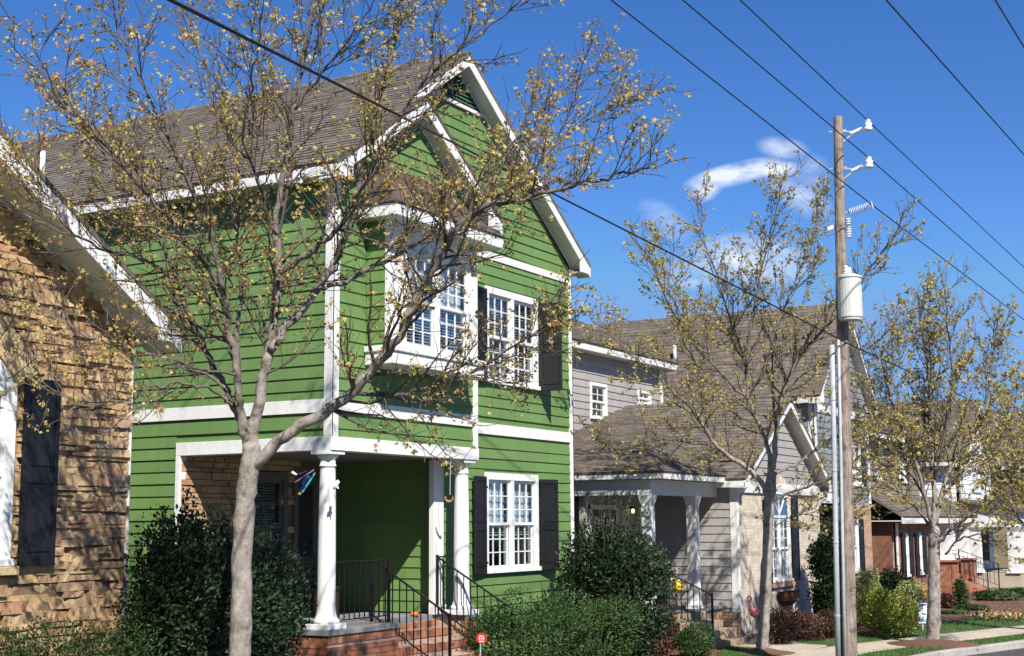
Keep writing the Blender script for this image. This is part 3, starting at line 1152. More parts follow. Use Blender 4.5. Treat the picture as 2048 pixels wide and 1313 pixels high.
trim(G, PF1, X1 + .02, X2 - .112, 3.985, 4.175, .034)
trim(G, PF1, X1 + .02, X2 - .112, 7.055, 7.185, .034)
trim(G, PF1, X2 - .11, X2 + .03, .5, 7.28, .03)
# right and back walls, plain
w_far = MB().box(X2 - .12, X2, Y1 + .12, YB, 0, 7.3).box(X0 + .12, X2 - .12, YB - .12, YB, 0, 7.3).build("wall", "green_paint", G)
trim(G, Pl((X2, 0, 0), (0, 1, 0)), Y1 - .03, Y1 + .1, .5, 7.28, .03)
# gable vent
gv = MB()
for k in range(8):
    z = 9.66 + k * .068
    hw = (10.20 - z) / SLP * .93
    if hw > .08:
        gv.prism([(XC - hw, Y1 - .04, z), (XC + hw, Y1 - .04, z), (XC + hw, Y1 - .004, z + .055), (XC - hw, Y1 - .004, z + .055)], (0, -.002, -.012))
vent = gv.build("louvre_vent", "green_dark_paint", G)
MB().prism([(XC - .85, Y1 - .003, 9.62), (XC + .85, Y1 - .003, 9.62), (XC, Y1 - .003, 10.19)], (0, -.004, 0)).build("backing", "interior_dark", vent)
trim(G, PF1, XC - .98, XC + .98, 9.55, 9.615, .05)
# --- roofs
gable_roof(G, 15.16, 24.17, XC, ZE, ZR, Y1 - .30, YB + .3, Y1, .20, seed=3, eave_l=False)
MB().box(15.16, 15.19, Y1 - .30, YB + .3, ZE - .185, ZE - .05).build("fascia", "white_paint", G, bevel=.003)
MB().box(15.19, 15.5, Y1 - .30, YB + .3, ZE - .175, ZE - .155).build("soffit", "soffit_paint", G)
xs_, zs_ = 17.45, ZE + SLP * (17.45 - 15.16)
gable_roof(G, 15.16, 19.74, xs_, ZE, zs_, Y0 - .29, Y1 - .302, Y0, .20, seed=9, eave_l=True, eave_r=True)
# --- box bay
YBY = 11.40
PB = front(YBY)
BL, BR = 16.28, 18.77
BW = (16.66, 18.52, 4.985, 6.47)
w_bay = wall_body(G, PB, [(BL, 4.90), (BR, 4.90), (BR, 6.84), (BL, 6.84)], [(BW[0] + .06, BW[1] - .06, BW[2] + .05, BW[3] - .06)], "white_paint", .05, "bay_window")
wb_side = MB().box(BL, BL + .05, YBY + .051, Y0 + .1, 4.90, 6.84).box(BR - .05, BR, YBY + .051, Y0 + .1, 4.90, 6.84).build("wall", "green_paint", w_bay)
siding(w_bay, side(BL), [(-Y0 + .03, 4.96), (-YBY - .02, 4.96), (-YBY - .02, 6.82), (-Y0 + .03, 6.82)], [], "green_paint", .58)
MB().box(BL - .03, BL + .02, YBY - .012, YBY + .02, 4.96, 6.80).build("corner_board", "white_paint", w_bay)
window(G, PB, *BW, sashes=2, cols=3, rows=(3, 3), casing=.08, head=.07, sill=.06, cover=[('curtain', .5, .98), ('blind', .02, .5)], proud=.03)
sk = MB()
for (dx, dy, za, zb) in ((.0, .0, 4.72, 4.90), (.03, .03, 4.90, 4.985)):
    sk.box(16.20 - dx + .03, 18.72 + dx, 11.22 - dy + .03, Y0 - .028, za, zb)
sk.build("bay_skirt", "white_paint", w_bay, bevel=.01)
MB().box(16.26, 18.70, 11.30, Y0 - .03, 4.705, 4.718).build("soffit", "soffit_paint", w_bay)
eb = MB()
eb.box(15.97, 19.0, 11.03, 11.06, 6.80, 6.975).box(15.97, 16.0, 11.06, Y0 - .03, 6.80, 6.975).box(18.97, 19.0, 11.06, Y0 - .03, 6.80, 6.975)
eb.build("fascia", "white_paint", w_bay, bevel=.004)
MB().box(16.0, 18.97, 11.06, Y0 - .03, 6.815, 6.835).build("soffit", "soffit_paint", w_bay)
zt = 7.80
prof = [(0, 0), (.22, .14), (.5, .42), (1, 1)]                    # gently flared hip
br = MB()
xa0, xa1, xb0, xb1 = 15.94, 19.03, 16.62, 18.35
rows_ = []
for t, hgt in prof:
    y = 11.0 + (Y0 - 11.0) * t
    rows_.append([(xa0 + (xb0 - xa0) * t, y, 6.985 + (zt - 6.985) * hgt), (xa1 + (xb1 - xa1) * t, y, 6.985 + (zt - 6.985) * hgt),
                  (xa0 + (xb0 - xa0) * t, Y0 - .03, 6.985 + (zt - 6.985) * hgt), (xa1 + (xb1 - xa1) * t, Y0 - .03, 6.985 + (zt - 6.985) * hgt)])
for i in range(len(prof) - 1):
    a, b = rows_[i], rows_[i + 1]
    br.add([a[0], a[1], b[1], b[0]], [(0, 1, 2, 3)])
    br.add([a[2], a[0], b[0], b[2]], [(0, 1, 2, 3)])
    br.add([a[1], a[3], b[3], b[1]], [(0, 1, 2, 3)])
br.add([rows_[0][0], rows_[0][1], rows_[0][3], rows_[0][2]], [(0, 3, 2, 1)])
br.build("bay_roof", "bay_roof", w_bay)
# --- front windows and shutters
window(G, PF1, *WU, cover=[('blind', .02, .98)])
window(G, PF1, *WL, cover=[('curtain', .5, .985), ('blind', .36, .5)])
shutter(G, PF1, 20.57, 4.87, 6.50, .43, -1, .05)
shutter(G, PF1, 22.50, 4.87, 6.50, .43, 1, 1.38, out=.05)
shutter(G, PF1, 20.53, 1.63, 3.26, .43, -1, .10)
shutter(G, PF1, 22.46, 1.63, 3.26, .43, 1, .32)
# --- porch: slab, base, ceiling, inner walls, columns
MB().box(15.36, 17.08, 11.68, 14.53, .98, 1.05).box(17.085, 18.98, 12.30, 14.53, .98, 1.05).box(18.985, 19.34, 11.68, 12.36, .98, 1.048).build("porch_floor", "porch_slab", G, bevel=.006)
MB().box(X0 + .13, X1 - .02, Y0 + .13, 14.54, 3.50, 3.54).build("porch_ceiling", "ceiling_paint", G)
PR = side(19.2)
w_pr = wall_body(G, PR, [(-14.55, 1.0), (-Y1 - .001, 1.0), (-Y1 - .001, 3.5), (-14.55, 3.5)], [], "green_paint", .1)
siding(w_pr, PR, [(-14.54, 1.06), (-Y1, 1.06), (-Y1, 3.49), (-14.54, 3.49)], [], "green_paint", 1.06)
PBK = front(14.55)
wd, dr = (16.85, 17.95, 1.62, 3.30), (18.62, 19.18, 1.05, 3.22)
w_pb = wall_body(G, PBK, [(X0 - .0, .5), (19.3, .5), (19.3, 3.6), (X0, 3.6)], [hl(wd)], "mortar_stone")
cells = []
z = 1.06
rr_ = random.Random(4)
while z < 3.48:
    h = rr_.choice((.07, .09, .11))
    x = X0 + .01
    while x < 19.15:
        w = rr_.uniform(.15, .5)
        mid = x + w / 2
        if not (wd[0] < mid < wd[1] and wd[2] < z + h / 2 < wd[3]) and mid < 18.1:
            cells.append((x, min(x + w - .012, 19.18), z, z + h - .012))
        x += w
    z += h
lay_joined(cells, PBK, "stone", w_pb, "stone_veneer", .06, .04, .015)
window(G, PBK, *wd, sashes=1, cols=2, rows=(2, 2), cover=[('blind', .02, .98)], proud=.06, single=False, fmat="shaded_white_trim")
door = MB()
PBK.slab(door, 18.74, 19.17, 1.06, 3.1, 0, .03)
door = door.build("door", "door_paint", G)
dm = MB()
for a_, b_ in ((18.12, 18.22), (18.62, 18.74)):
    PBK.slab(dm, a_, b_, 1.055, 3.12, 0, .06)
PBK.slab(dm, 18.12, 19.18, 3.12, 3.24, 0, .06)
dm.build("frame", "shaded_white_trim", door)
dm = MB(); PBK.slab(dm, 18.22, 18.62, 1.055, 3.12, 0, .02)
dm.build("sidelight", "interior_dark", door)
round_column(G, 15.63, 11.93, 1.05, 3.478, .125)
round_column(G, 19.13, 11.93, 1.05, 3.478, .125)
pil = MB().box(18.86, 19.15, Y1 - .10, Y1 - .005, 1.05, 3.478).build("pilaster", "white_paint", G, bevel=.005)
MB().box(18.83, 19.18, Y1 - .13, Y1 - .006, 1.05, 1.20).build("base", "white_paint", pil, bevel=.005)
# brick base
base_m = MB().box(15.40, 17.06, 11.72, 14.5, 0, .98).build("porch_base", "mortar_red", G)
pier_m = MB().box(19.0, 19.33, 11.72, 12.36, 0, .98).build("pier", "mortar_red", G)
bm_ = [unit_block("brick", "brick_red", 40 + i, .015, 1, 1, 0) for i in range(3)]
PBF = front(11.72)
cells = brick_cells(15.39, 17.06, .36, .868, .205, .079)
lay_single(brick_cells(18.99, 19.34, .10, .868, .205, .079) + brick_cells(18.99, 19.34, .870, .979, .079, .109, .010), PBF, bm_, pier_m, "brick", .09, .012, .004)
lay_single(cells, PBF, bm_, base_m, "brick", .09, .012, .004)
lay_single(brick_cells(15.39, 17.06, .870, .979, .079, .109, .010), PBF, bm_, base_m, "brick", .09, .016, .003)
PBL = side(15.40)
lay_joined(brick_cells(-14.5, -11.72, .10, .868) + brick_cells(-14.5, -11.72, .870, .979, .079, .109, .01), PBL, "brick_red", base_m, "bricks", .09, .012)
# brick steps
for i in range(5):
    yk, zk = 12.30 - .30 * i, 1.05 - .175 * i
    st = MB().box(17.09, 18.985, yk - .29 + .002, yk + .32, zk - .40, zk - .182).build("step", "mortar_red", G)
    pf = front(yk - .29)
    lay_single(brick_cells(17.09, 18.98, zk - .175 - .075, zk - .175, .205, .079), pf, bm_, st, "brick", .09, .008, .003) if i < 2 else None
    lay_single(brick_cells(17.09, 18.98, zk - .29, zk - .18, .079, .109, .010), pf, bm_, st, "brick", .30, .014, .003)
pf = front(12.30)
st = MB().box(17.09, 18.975, 12.30, 12.5, .70, .978).build("step", "mortar_red", G)
lay_single(brick_cells(17.09, 18.97, .868, .978, .079, .109, .010), pf, bm_, st, "brick", .12, .02, .003)
# railings
railing(G, (17.16, 12.26, 1.05), (17.16, 10.9, .27), .90, name="stair_railing", post_drop=(0, .2))
railing(G, (18.93, 12.26, 1.05), (18.93, 10.9, .27), .90, name="stair_railing", post_drop=(0, .2))
railing(G, (15.80, 11.93, 1.05), (17.12, 11.93, 1.05), .90, name="porch_railing", posts=(False, True))
railing(G, (15.63, 12.10, 1.05), (15.63, 14.45, 1.05), .90, name="porch_railing", posts=(False, False))
railing(G, (18.98, 12.10, 1.05), (18.98, 12.27, 1.05), .90, name="porch_railing", posts=(False, False))

# ------------------------------------------------------------------ STONE HOUSE
YS = 12.65
SH = thing("stone_house", (12.58, YS, 0), "tan ledgestone house with white gable overhang and arched window at the left edge", "house")
PST = front(YS)
s_sl = .64
s_xr, s_ze, s_xc = 12.88, 4.88, 7.6
s_zr = s_ze + s_sl * (s_xr - s_xc)
sp = [(3.0, 0), (12.56, 0), (12.56, 4.80), (s_xc, 4.80 + s_sl * (12.56 - s_xc)), (3.0, 4.80 + s_sl * (12.56 - s_xc) - .64 * 4.6)]
w_st = wall_body(SH, PST, sp, [(8.5, 10.73, 2.1, 4.3)], "mortar_stone", .15)
acx, acz, ari, aro = 9.59, 3.215, 1.47, 1.84
variants = [unit_block("stone", "stone", 70 + i, .09, 3, 1, .10) for i in range(12)]
near, far_ = [], []
rr_ = random.Random(21)
z = .10
while z < 8.0:
    h = rr_.choice((.055, .07, .085, .10, .125))
    s0_ = span(sp, min(z + h, s_zr - .4))
    lo, hi = s0_
    hi = min(hi, 12.585)
    x = hi
    while x > lo + .05:
        w = rr_.choice((.12, .18, .26, .34, .44, .60)) * rr_.uniform(.8, 1.2)
        a = max(x - w, lo)
        parts_ = [(a + .003, x - .003)]
        zc = z + h / 2
        # arched opening and window
        if 1.98 < zc < 4.03 + .02:
            edge = 10.86
        elif zc >= 4.03:
            q = aro ** 2 - (zc - acz) ** 2
            edge = acx + math.sqrt(q) if q > 0 else None
        else:
            edge = None
        if edge is not None:
            if a >= edge:
                pass
            elif x > edge + .05:
                parts_ = [(edge, x - .006)]
            elif x > 19.2 - edge and True:
                parts_ = []
        for p_ in parts_:
            if p_[1] - p_[0] < .03:
                continue
            zz = (z + .003 + rr_.uniform(-.012, .012), z + h - .003 + rr_.choice((0, 0, -.014, .014, .03)))
            c_ = (p_[0], p_[1], *zz)
            (near if p_[0] > 10.25 and z > 1.02 else far_).append(c_)
        x = a
    z += h
near.sort(key=lambda c: -(c[1] - c[0]) * (c[3] - c[2]))
for c_ in near[:300]:
    lay_single([c_], PST, variants, w_st, "stone", .13, rr_.choice((.018, .030, .040, .052, .070)), .005)
lay_joined(near[300:] + far_, PST, "stone", w_st, "stones", .08, .04, .02)
# quoin edge
MB().box(12.56, 12.595, YS - .03, YS + .05, .6, 4.72).build("trim", "white_paint", SH)
# arch of upright stones
k = 0
while k < 22:
    a0, a1 = math.radians(33 + k * 5.3), math.radians(33 + k * 5.3 + 5.0)
    oo = rr_.uniform(.05, .065)
    pts = [(acx + r_ * math.cos(a), YS + .02, acz + r_ * math.sin(a)) for r_, a in ((ari, a0), (aro + rr_.uniform(-.015, .01), a0), (aro + rr_.uniform(-.015, .01), a1), (ari, a1))]
    MB().prism(pts, (0, -.02 - oo, 0)).build("arch_stone", "arch_stone", w_st, bevel=.008)
    k += 1
SW = (8.36, 10.81, 2.03, 4.05)
window(SH, PST, *SW, sashes=3, cols=2, rows=(3, 3), casing=.13, head=.10, sill=.08, cover=[('curtain', .02, .98)], proud=.05, single=False)
af = MB()
for i in range(14):
    a0, a1 = math.radians(33.5 + i * 8), math.radians(33.5 + (i + 1) * 8)
    af.prism([(acx + r_ * math.cos(a), YS - .03, acz + r_ * math.sin(a)) for r_, a in ((ari - .12, a0), (ari - .004, a0), (ari - .004, a1), (ari - .12, a1))], (0, .06, 0))
arch = af.build("arched_window", "white_paint", SH)
gl_ = [(acx + (ari - .1) * math.cos(math.radians(a)), YS + .01, acz + (ari - .1) * math.sin(math.radians(a))) for a in range(38, 143, 8)]
MB().prism([(p[0], p[1], max(p[2], 4.05)) for p in gl_], (0, .006, 0)).build("pane", "glass", arch)
shutter(SH, PST, 10.89, 2.02, 4.12, .49, 1, .02, out=.075)
MB().box(8.3, 10.88, YS - .12, YS - .001, 1.93, 2.025).build("sill", "arch_stone", SH, bevel=.01)
gable_roof(SH, s_xc - (s_xr - s_xc), s_xr, s_xc, s_ze, s_zr, YS - .56, 23.0, YS, .25, seed=15, eave_out=.30)
MB().box(12.44, 12.559, YS + .16, 22.9, 0, 4.7).box(3.0, 12.43, 22.78, 22.9, 0, 4.9).build("wall", "olive_siding", SH)

vp_ = MB().tube([(16.8, 19.2, 8.5), (16.8, 19.2, 9.05)], .05, 10).build("vent_pipe", "white_paint", G, smooth=True)

# ------------------------------------------------------------------ GREY HOUSE (brick bay, porch)
YG = 11.20
GH = thing("grey_house", (29.36, YG, 0), "low grey house with cream brick gable bay and columned porch, right of the green house", "house")
gx0, gx1, gxc, gze, gzr = 29.36, 35.2, 32.39, 3.43, 5.42
PGF = front(YG)
uX = lambda y, px, py=1100: float(onp(1, y, px, py)[0])
gz = lambda y, px, py: float(onp(1, y, px, py)[2])
GW = (uX(YG, 1538), uX(YG, 1580), 1.08, 2.62)
gh_hole = (GW[0] + .07, GW[1] - .07, GW[2] + .05, GW[3] - .02)
w_gb = wall_body(GH, PGF, [(gx0, 0), (gx1, 0), (gx1, 3.3), (gx0, 3.3)], [gh_hole], "mortar_pale")
arx = (GW[0] + GW[1]) / 2
arr = (GW[1] - GW[0]) / 2
cells = [c for c in brick_cells(gx0, gx1, .02, 3.12, .205, .072, .010, [GW])
         if not ((c[2] > GW[3] - .1) and math.hypot((c[0] + c[1]) / 2 - arx, (c[2] - GW[3])) < arr + .22)]
lay_joined(cells, PGF, "brick_cream", w_gb, "bricks", .09, .0012, .0006)
for i in range(15):
    a0, a1 = math.radians(i * 12 + .6), math.radians(i * 12 + 11.4)
    MB().prism([(arx + r_ * math.cos(a), YG + .01, GW[3] + r_ * math.sin(a)) for r_, a in ((arr, a0), (arr + .22, a0), (arr + .22, a1), (arr, a1))], (0, -.04, 0)).build("arch_brick", "brick_cream", w_gb)
gw_ = window(GH, PGF, *GW, sashes=2, cols=2, rows=(3, 3), casing=.08, head=.06, sill=.06, cover=[('curtain', .5, .98), ('blind', .1, .5)], proud=.03, single=False, mull=.07)
fan = MB()
for i in range(12):
    a0, a1 = math.radians(i * 15), math.radians(i * 15 + 15)
    fan.prism([(arx + r_ * math.cos(a), YG - .028, GW[3] + .002 + r_ * math.sin(a)) for r_, a in ((arr - .09, a0), (arr - .004, a0), (arr - .004, a1), (arr - .09, a1))], (0, .05, 0))
for a in (45, 90, 135):
    a = math.radians(a)
    fan.bar((arx, YG - .015, GW[3]), (arx + (arr - .08) * math.cos(a), YG - .015, GW[3] + (arr - .08) * math.sin(a)), .02, .02)
fan = fan.build("fanlight", "white_paint", GH)
MB().prism([(arx + (arr - .05) * math.cos(math.radians(a)), YG - .01, GW[3] + (arr - .05) * math.sin(math.radians(a))) for a in range(0, 181, 12)], (0, .006, 0)).build("pane", "glass", fan)
MB().prism([(arx + (arr - .01) * math.cos(math.radians(a)), YG - .002, GW[3] + (arr - .01) * math.sin(math.radians(a))) for a in range(0, 181, 12)], (0, .001, 0)).build("backing", "interior_dark", fan)
shutter(GH, PGF, GW[1] + .05, GW[2], 3.05, .36, 1, .04, out=.06, mat="black_shutter")
shutter(GH, PGF, GW[0] - .05, GW[2], 3.05, .36, -1, .04, out=.06, mat="black_shutter")
sl_ = brick_cells(GW[0] - .12, GW[1] + .12, GW[2] - .115, GW[2] - .005, .079, .11, .01)
lay_joined(sl_, PGF, "brick_tan", w_gb, "sill_bricks", .12, .07, .002)
trim(GH, PGF, gx0 - .02, gx1, 3.12, 3.36, .05)
w_gg = wall_body(GH, PGF, [(gx0 - .1, 3.3), (gx1 + .1, 3.3), (gxc, 5.2)], [], "gray_siding")
siding(w_gg, PGF, [(gx0, 3.36), (gx1, 3.36), (gxc, 5.2)], [], "gray_siding", 3.36)
gable_roof(GH, 29.12, 35.55, gxc, gze - .02, gzr, YG - .32, 15.3, YG, .16, seed=31, eave_out=.24, left=True, right=True)
PGS = side(gx0)
w_gs = wall_body(GH, PGS, [(-15.2, .0), (-YG - .001, .0), (-YG - .001, 3.4), (-15.2, 3.4)], [], "gray_siding")
siding(w_gs, PGS, [(-15.1, .62), (-YG - .12, .62), (-YG - .12, 3.3), (-15.1, 3.3)], [], "gray_siding", .62)
trim(GH, PGS, -YG - .14, -YG + .05, .52, 3.3, .03)
trim(GH, PGF, gx0 - .035, gx0 + .07, .52, 3.11, .04)
cells = brick_cells(-13.3, -YG, .02, .56, .205, .072, .010)
lay_joined(cells, PGS, "step_stone", w_gs, "bricks", .05, .014, .002)
# porch
px0, pye, pez = 25.60, 11.36, 3.48
zf = .66
MB().box(25.72, gx0 - .02, 11.62, 13.2, 0, zf - .06).build("porch_base", "brick_tan", GH)
MB().box(25.66, gx0 - .02, 11.56, 13.2, zf - .06, zf).build("porch_floor", "porch_slab", GH, bevel=.006)
YPB = 13.2
PGB = front(YPB)
w_gp = wall_body(GH, PGB, [(25.9, 0), (gx0, 0), (gx0, 3.4), (25.9, 3.4)], [], "gray_siding", .1)
siding(w_gp, PGB, [(25.9, zf), (gx0 - .01, zf), (gx0 - .01, 3.3), (25.9, 3.3)], [], "gray_siding", zf)
wx0, wx1 = uX(YPB, 1296, 1080), uX(YPB, 1338, 1080)
wn_ = MB()
for a_, b_ in ((wx0, wx0 + .09), (wx1 - .09, wx1)):
    PGB.slab(wn_, a_, b_, .95, 2.98, .0, .06)
PGB.slab(wn_, wx0, wx1, 2.9, 3.0, 0, .062); PGB.slab(wn_, wx0 - .03, wx1 + .03, .88, .95, 0, .09); PGB.slab(wn_, wx0 + .09, wx1 - .09, 2.42, 2.50, 0, .058); PGB.slab(wn_, wx0 + .09, wx1 - .09, 1.64, 1.72, 0, .058)
wn_ = wn_.build("window", "white_paint", GH)
m_ = MB()
for k in (1, 2):
    x = wx0 + .09 + (wx1 - wx0 - .18) * k / 3
    PGB.slab(m_, x - .01, x + .01, .95, 2.9, .03, .05)
for z in (1.3, 2.0, 2.2, 2.7):
    PGB.slab(m_, wx0 + .09, wx1 - .09, z - .01, z + .01, .03, .05)
m_.build("muntin", "white_paint", wn_)
m_ = MB(); PGB.slab(m_, wx0 + .09, wx1 - .09, .95, 2.9, .034, .038); m_.build("pane", "glass", wn_)
m_ = MB(); PGB.slab(m_, wx0 + .09, wx1 - .09, .95, 2.9, .027, .030); m_.build("backing", "interior_dark", wn_)
dx0, dx1 = uX(YPB, 1180, 1080), uX(YPB, 1228, 1080)
dr_ = MB(); PGB.slab(dr_, dx0, dx1, zf, 2.75, .0, .05); dr_ = dr_.build("door", "door_paint", GH)
m_ = MB(); PGB.slab(m_, dx0 - .1, dx0, zf, 2.85, 0, .06); PGB.slab(m_, dx1, dx1 + .1, zf, 2.85, 0, .06); PGB.slab(m_, dx0 - .1, dx1 + .1, 2.75, 2.85, 0, .062); m_.build("frame", "soffit_paint", dr_)
m_ = MB(); PGB.slab(m_, dx0 + .12, dx1 - .12, 1.5, 2.55, .05, .056); m_.build("pane", "glass", dr_)
m_ = MB(); PGB.slab(m_, dx0 + .16, dx0 + .42, 2.24, 2.48, .058, .062); m_.build("notice", "paper_white", dr_)
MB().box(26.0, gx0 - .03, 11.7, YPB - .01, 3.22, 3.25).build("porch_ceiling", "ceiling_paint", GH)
MB().box(25.75, gx0 - .035, 11.62, 11.86, 3.02, 3.33).build("beam", "soffit_paint", GH, bevel=.005)
MB().box(25.75, 25.99, 11.865, 15.0, 3.02, 3.33).build("beam", "soffit_paint", GH, bevel=.005)
MB().box(px0, gx0 + .05, pye, pye + .03, 3.335, 3.475).box(px0, px0 + .03, pye + .031, 15.2, 3.335, 3.475).build("fascia", "white_paint", GH, bevel=.003)
MB().box(px0 + .03, gx0 - .01, pye + .03, 11.62, 3.34, 3.36).box(px0 + .03, 25.76, 11.62, 15.2, 3.34, 3.36).build("soffit", "soffit_paint", GH)
square_column(GH, 25.87, 11.74, zf, 3.02, .21)
square_column(GH, 28.18, 11.74, zf, 3.02, .21)
# porch roof: left slope, front slope
tip = (32.03, 15.03, 5.31)
r_ = roof_slab(GH, [(px0 - .02, 17, pez), (px0 - .02, pye - .02, pez), tip, (32.03, 17, 5.31)], .04, "shingle")
shingles(r_, (px0 - .02, 17, pez), (px0 - .02, pye - .02, pez), tip, (32.03, 17, 5.31), "shingle", .15, seed=41)
r_ = roof_slab(GH, [(px0 - .02, pye - .02, pez), (29.23, pye - .02, pez), tip], .04, "shingle")
shingles(r_, (px0 - .02, pye - .02, pez), (29.23, pye - .02, pez), (tip[0], tip[1], tip[2]), (tip[0] - .02, tip[1], tip[2]), "shingle", .15, seed=42)
# steps
for i in range(4):
    z1_ = zf - .165 * i - .02
    y1_ = 11.6 - .30 * i
    MB().box(26.42, 27.90, y1_ - .30 if i else y1_ - .26, y1_ + .05 if i else 11.61, z1_ - .165, z1_ - (0 if i else .001)).build("step", "step_stone", GH, bevel=.012)
railing(GH, (26.45, 11.70, zf), (26.45, 10.65, .18), .86, .12, name="stair_railing", post_drop=(0, .18))
railing(GH, (26.0, 11.72, zf), (26.42, 11.72, zf), .86, .12, name="porch_railing", posts=(False, False))
# rear two-storey part
YR = 15.3
PGR = front(YR)
rw0, rw1 = uX(YR, 1179, 800), uX(YR, 1212, 800)
RW = (rw0, rw1, gz(YR, 1195, 840), gz(YR, 1195, 767))
rs0, rs1 = uX(YR, 1274, 800), uX(YR, 1300, 800)
RS = (rs0, rs1, gz(YR, 1287, 812), gz(YR, 1287, 783))
h2 = lambda w: (w[0] + .06, w[1] - .06, w[2] + .04, w[3] - .05)
w_gr = wall_body(GH, PGR, [(27.0, 3.0), (34.75, 3.0), (34.75, 6.7), (27.0, 6.7)], [h2(RW), h2(RS)], "gray_siding")
siding(w_gr, PGR, [(27.0, 3.6), (34.66, 3.6), (34.66, 6.62), (27.0, 6.62)], [RW, RS], "gray_siding", 3.6)
trim(GH, PGR, 34.65, 34.78, 3.6, 6.62, .04)
window(GH, PGR, *RW, sashes=1, cols=2, rows=(2, 2), casing=.07, head=.08, sill=.06, cover=None, single=False)
window(GH, PGR, *RS, sashes=1, cols=2, rows=(1, 1), casing=.07, head=.06, sill=.05, cover=None, single=False)
MB().box(34.63, 34.75, YR + .12, 22, 0, 6.7).box(27, 34.74, 21.9, 22.02, 0, 6.7).build("wall", "gray_siding", GH)
MB().box(26.6, 35.05, 14.93, 14.96, 6.56, 6.74).box(35.02, 35.05, 14.96, 22.4, 6.56, 6.74).build("fascia", "white_paint", GH, bevel=.003)
MB().box(26.6, 35.02, 14.96, 15.3, 6.57, 6.59).build("soffit", "soffit_paint", GH)
r_ = roof_slab(GH, [(26.6, 14.9, 6.75), (35.08, 14.9, 6.75), (31.3, 18.6, 8.75), (29.0, 18.6, 8.75)], .05, "shingle_far")
shingles(r_, (26.6, 14.9, 6.75), (35.08, 14.9, 6.75), (31.3, 18.6, 8.75), (29.0, 18.6, 8.75), "shingle_far", .16, seed=43)
r_ = roof_slab(GH, [(35.08, 14.9, 6.75), (35.08, 22.4, 6.75), (31.3, 18.6, 8.75)], .05, "shingle_far")

# ------------------------------------------------------------------ BLUE-GREY HOUSE (front gable)
YH = 11.9
BH = thing("blue_house", (37.2, YH, 0), "blue-grey clapboard house with tall front gable behind the utility pole", "house")
bx0, bx1, bxc, bze, bzr = 37.2, 42.45, 39.78, 5.86, 8.78
PHF = front(YH)
HW = (40.42, 41.5, 3.5, 4.75)
w_ = wall_body(BH, PHF, [(bx0, 3.0), (bx1, 3.0), (bx1, 6.0), (bxc, 8.5), (bx0, 6.0)], [h2(HW)], "blue_siding")
siding(w_, PHF, [(bx0 + .12, 3.28), (bx1 - .12, 3.28), (bx1 - .12, 6.1), (bxc, 8.5), (bx0 + .12, 6.1)], [HW, (30, 50, 5.46, 5.68)], "blue_siding", 3.28)
trim(BH, PHF, bx0 - .03, bx0 + .2, 3.0, 6.0, .03); trim(BH, PHF, bx1 - .12, bx1 + .03, 3.0, 6.0, .03)
trim(BH, PHF, bx0 + .2, bx1 - .12, 5.46, 5.68, .035)
window(BH, PHF, *HW, sashes=2, cols=2, rows=(2, 2), casing=.08, single=False, cover=[('curtain', .1, .98)])
shutter(BH, PHF, HW[0] - .03, HW[2], HW[3], .34, -1, .04); shutter(BH, PHF, HW[1] + .03, HW[2], HW[3], .34, 1, .04)
v_ = MB()
for k in range(9):
    z = 7.45 + k * .085
    hw = (8.42 - z) / .97 * .5
    if hw > .05:
        v_.prism([(bxc - hw, YH - .05, z), (bxc + hw, YH - .05, z), (bxc + hw, YH - .028, z + .06), (bxc - hw, YH - .028, z + .06)], (0, -.004, -.012))
v_ = v_.build("louvre_vent", "white_paint", BH)
gable_roof(BH, 36.85, 42.80, 39.825, bze, bzr, YH - .32, 19.6, YH, .17, mat="shingle_far", seed=51, course=.16)
PHS = side(bx0)
HS = (-12.9, -12.2, 4.9, 5.55)
w_ = wall_body(BH, PHS, [(-19.4, 0), (-YH - .001, 0), (-YH - .001, 5.75), (-19.4, 5.75)], [h2(HS)], "blue_siding")
siding(w_, PHS, [(-19.3, .6), (-YH - .13, .6), (-YH - .13, 5.7), (-19.3, 5.7)], [HS], "blue_siding", .6)
trim(BH, PHS, -YH - .14, -YH + .03, .4, 5.7, .03)
window(BH, PHS, *HS, sashes=1, cols=2, rows=(1, 1), casing=.06, head=.06, sill=.05, single=False)
MB().box(bx1 - .12, bx1, YH + .12, 19.4, 0, 5.8).box(bx0 + .12, bx1 - .12, 19.28, 19.4, 0, 5.8).build("wall", "blue_siding", BH)
MB().tube([(38.3, 16.4, 7.2), (38.3, 16.4, 7.72)], .06, 10).build("vent_pipe", "white_paint", BH, smooth=True)
# ground floor: porch opening left, tan brick right
trim(BH, PHF, bx0 - .03, 39.25, 2.98, 3.26, .05, back=-.2)
MB().box(bx0 + .13, 39.2, 13.6, 13.72, 0, 3.1).build("wall", "brick_tan", BH)
MB().box(bx0, 39.2, YH + .02, 13.6, .3, .55).build("porch_floor", "concrete", BH)
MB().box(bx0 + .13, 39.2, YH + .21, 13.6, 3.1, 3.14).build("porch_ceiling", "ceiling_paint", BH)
d_ = MB().box(38.0, 38.9, 13.55, 13.6, .56, 2.7).build("door", "door_paint", BH)
MB().box(37.9, 38.0, 13.52, 13.6, .56, 2.8).box(38.9, 39.0, 13.52, 13.6, .56, 2.8).build("frame", "white_paint", d_)
square_column(BH, bx0 + .15, YH + .13, .55, 2.98, .24)
HL = (40.2, 40.95, 1.0, 2.55)
w_ = wall_body(BH, PHF, [(39.2, 0), (bx1, 0), (bx1, 3.0), (39.2, 3.0)], [h2(HL)], "mortar_light")
lay_joined(brick_cells(39.2, bx1, .02, 2.98, .205, .075, .010, [HL]), PHF, "brick_tan", w_, "bricks", .09, .005, .001)
window(BH, PHF, *HL, sashes=1, cols=2, rows=(2, 2), casing=.08, single=False, cover=[('curtain', .02, .98)])
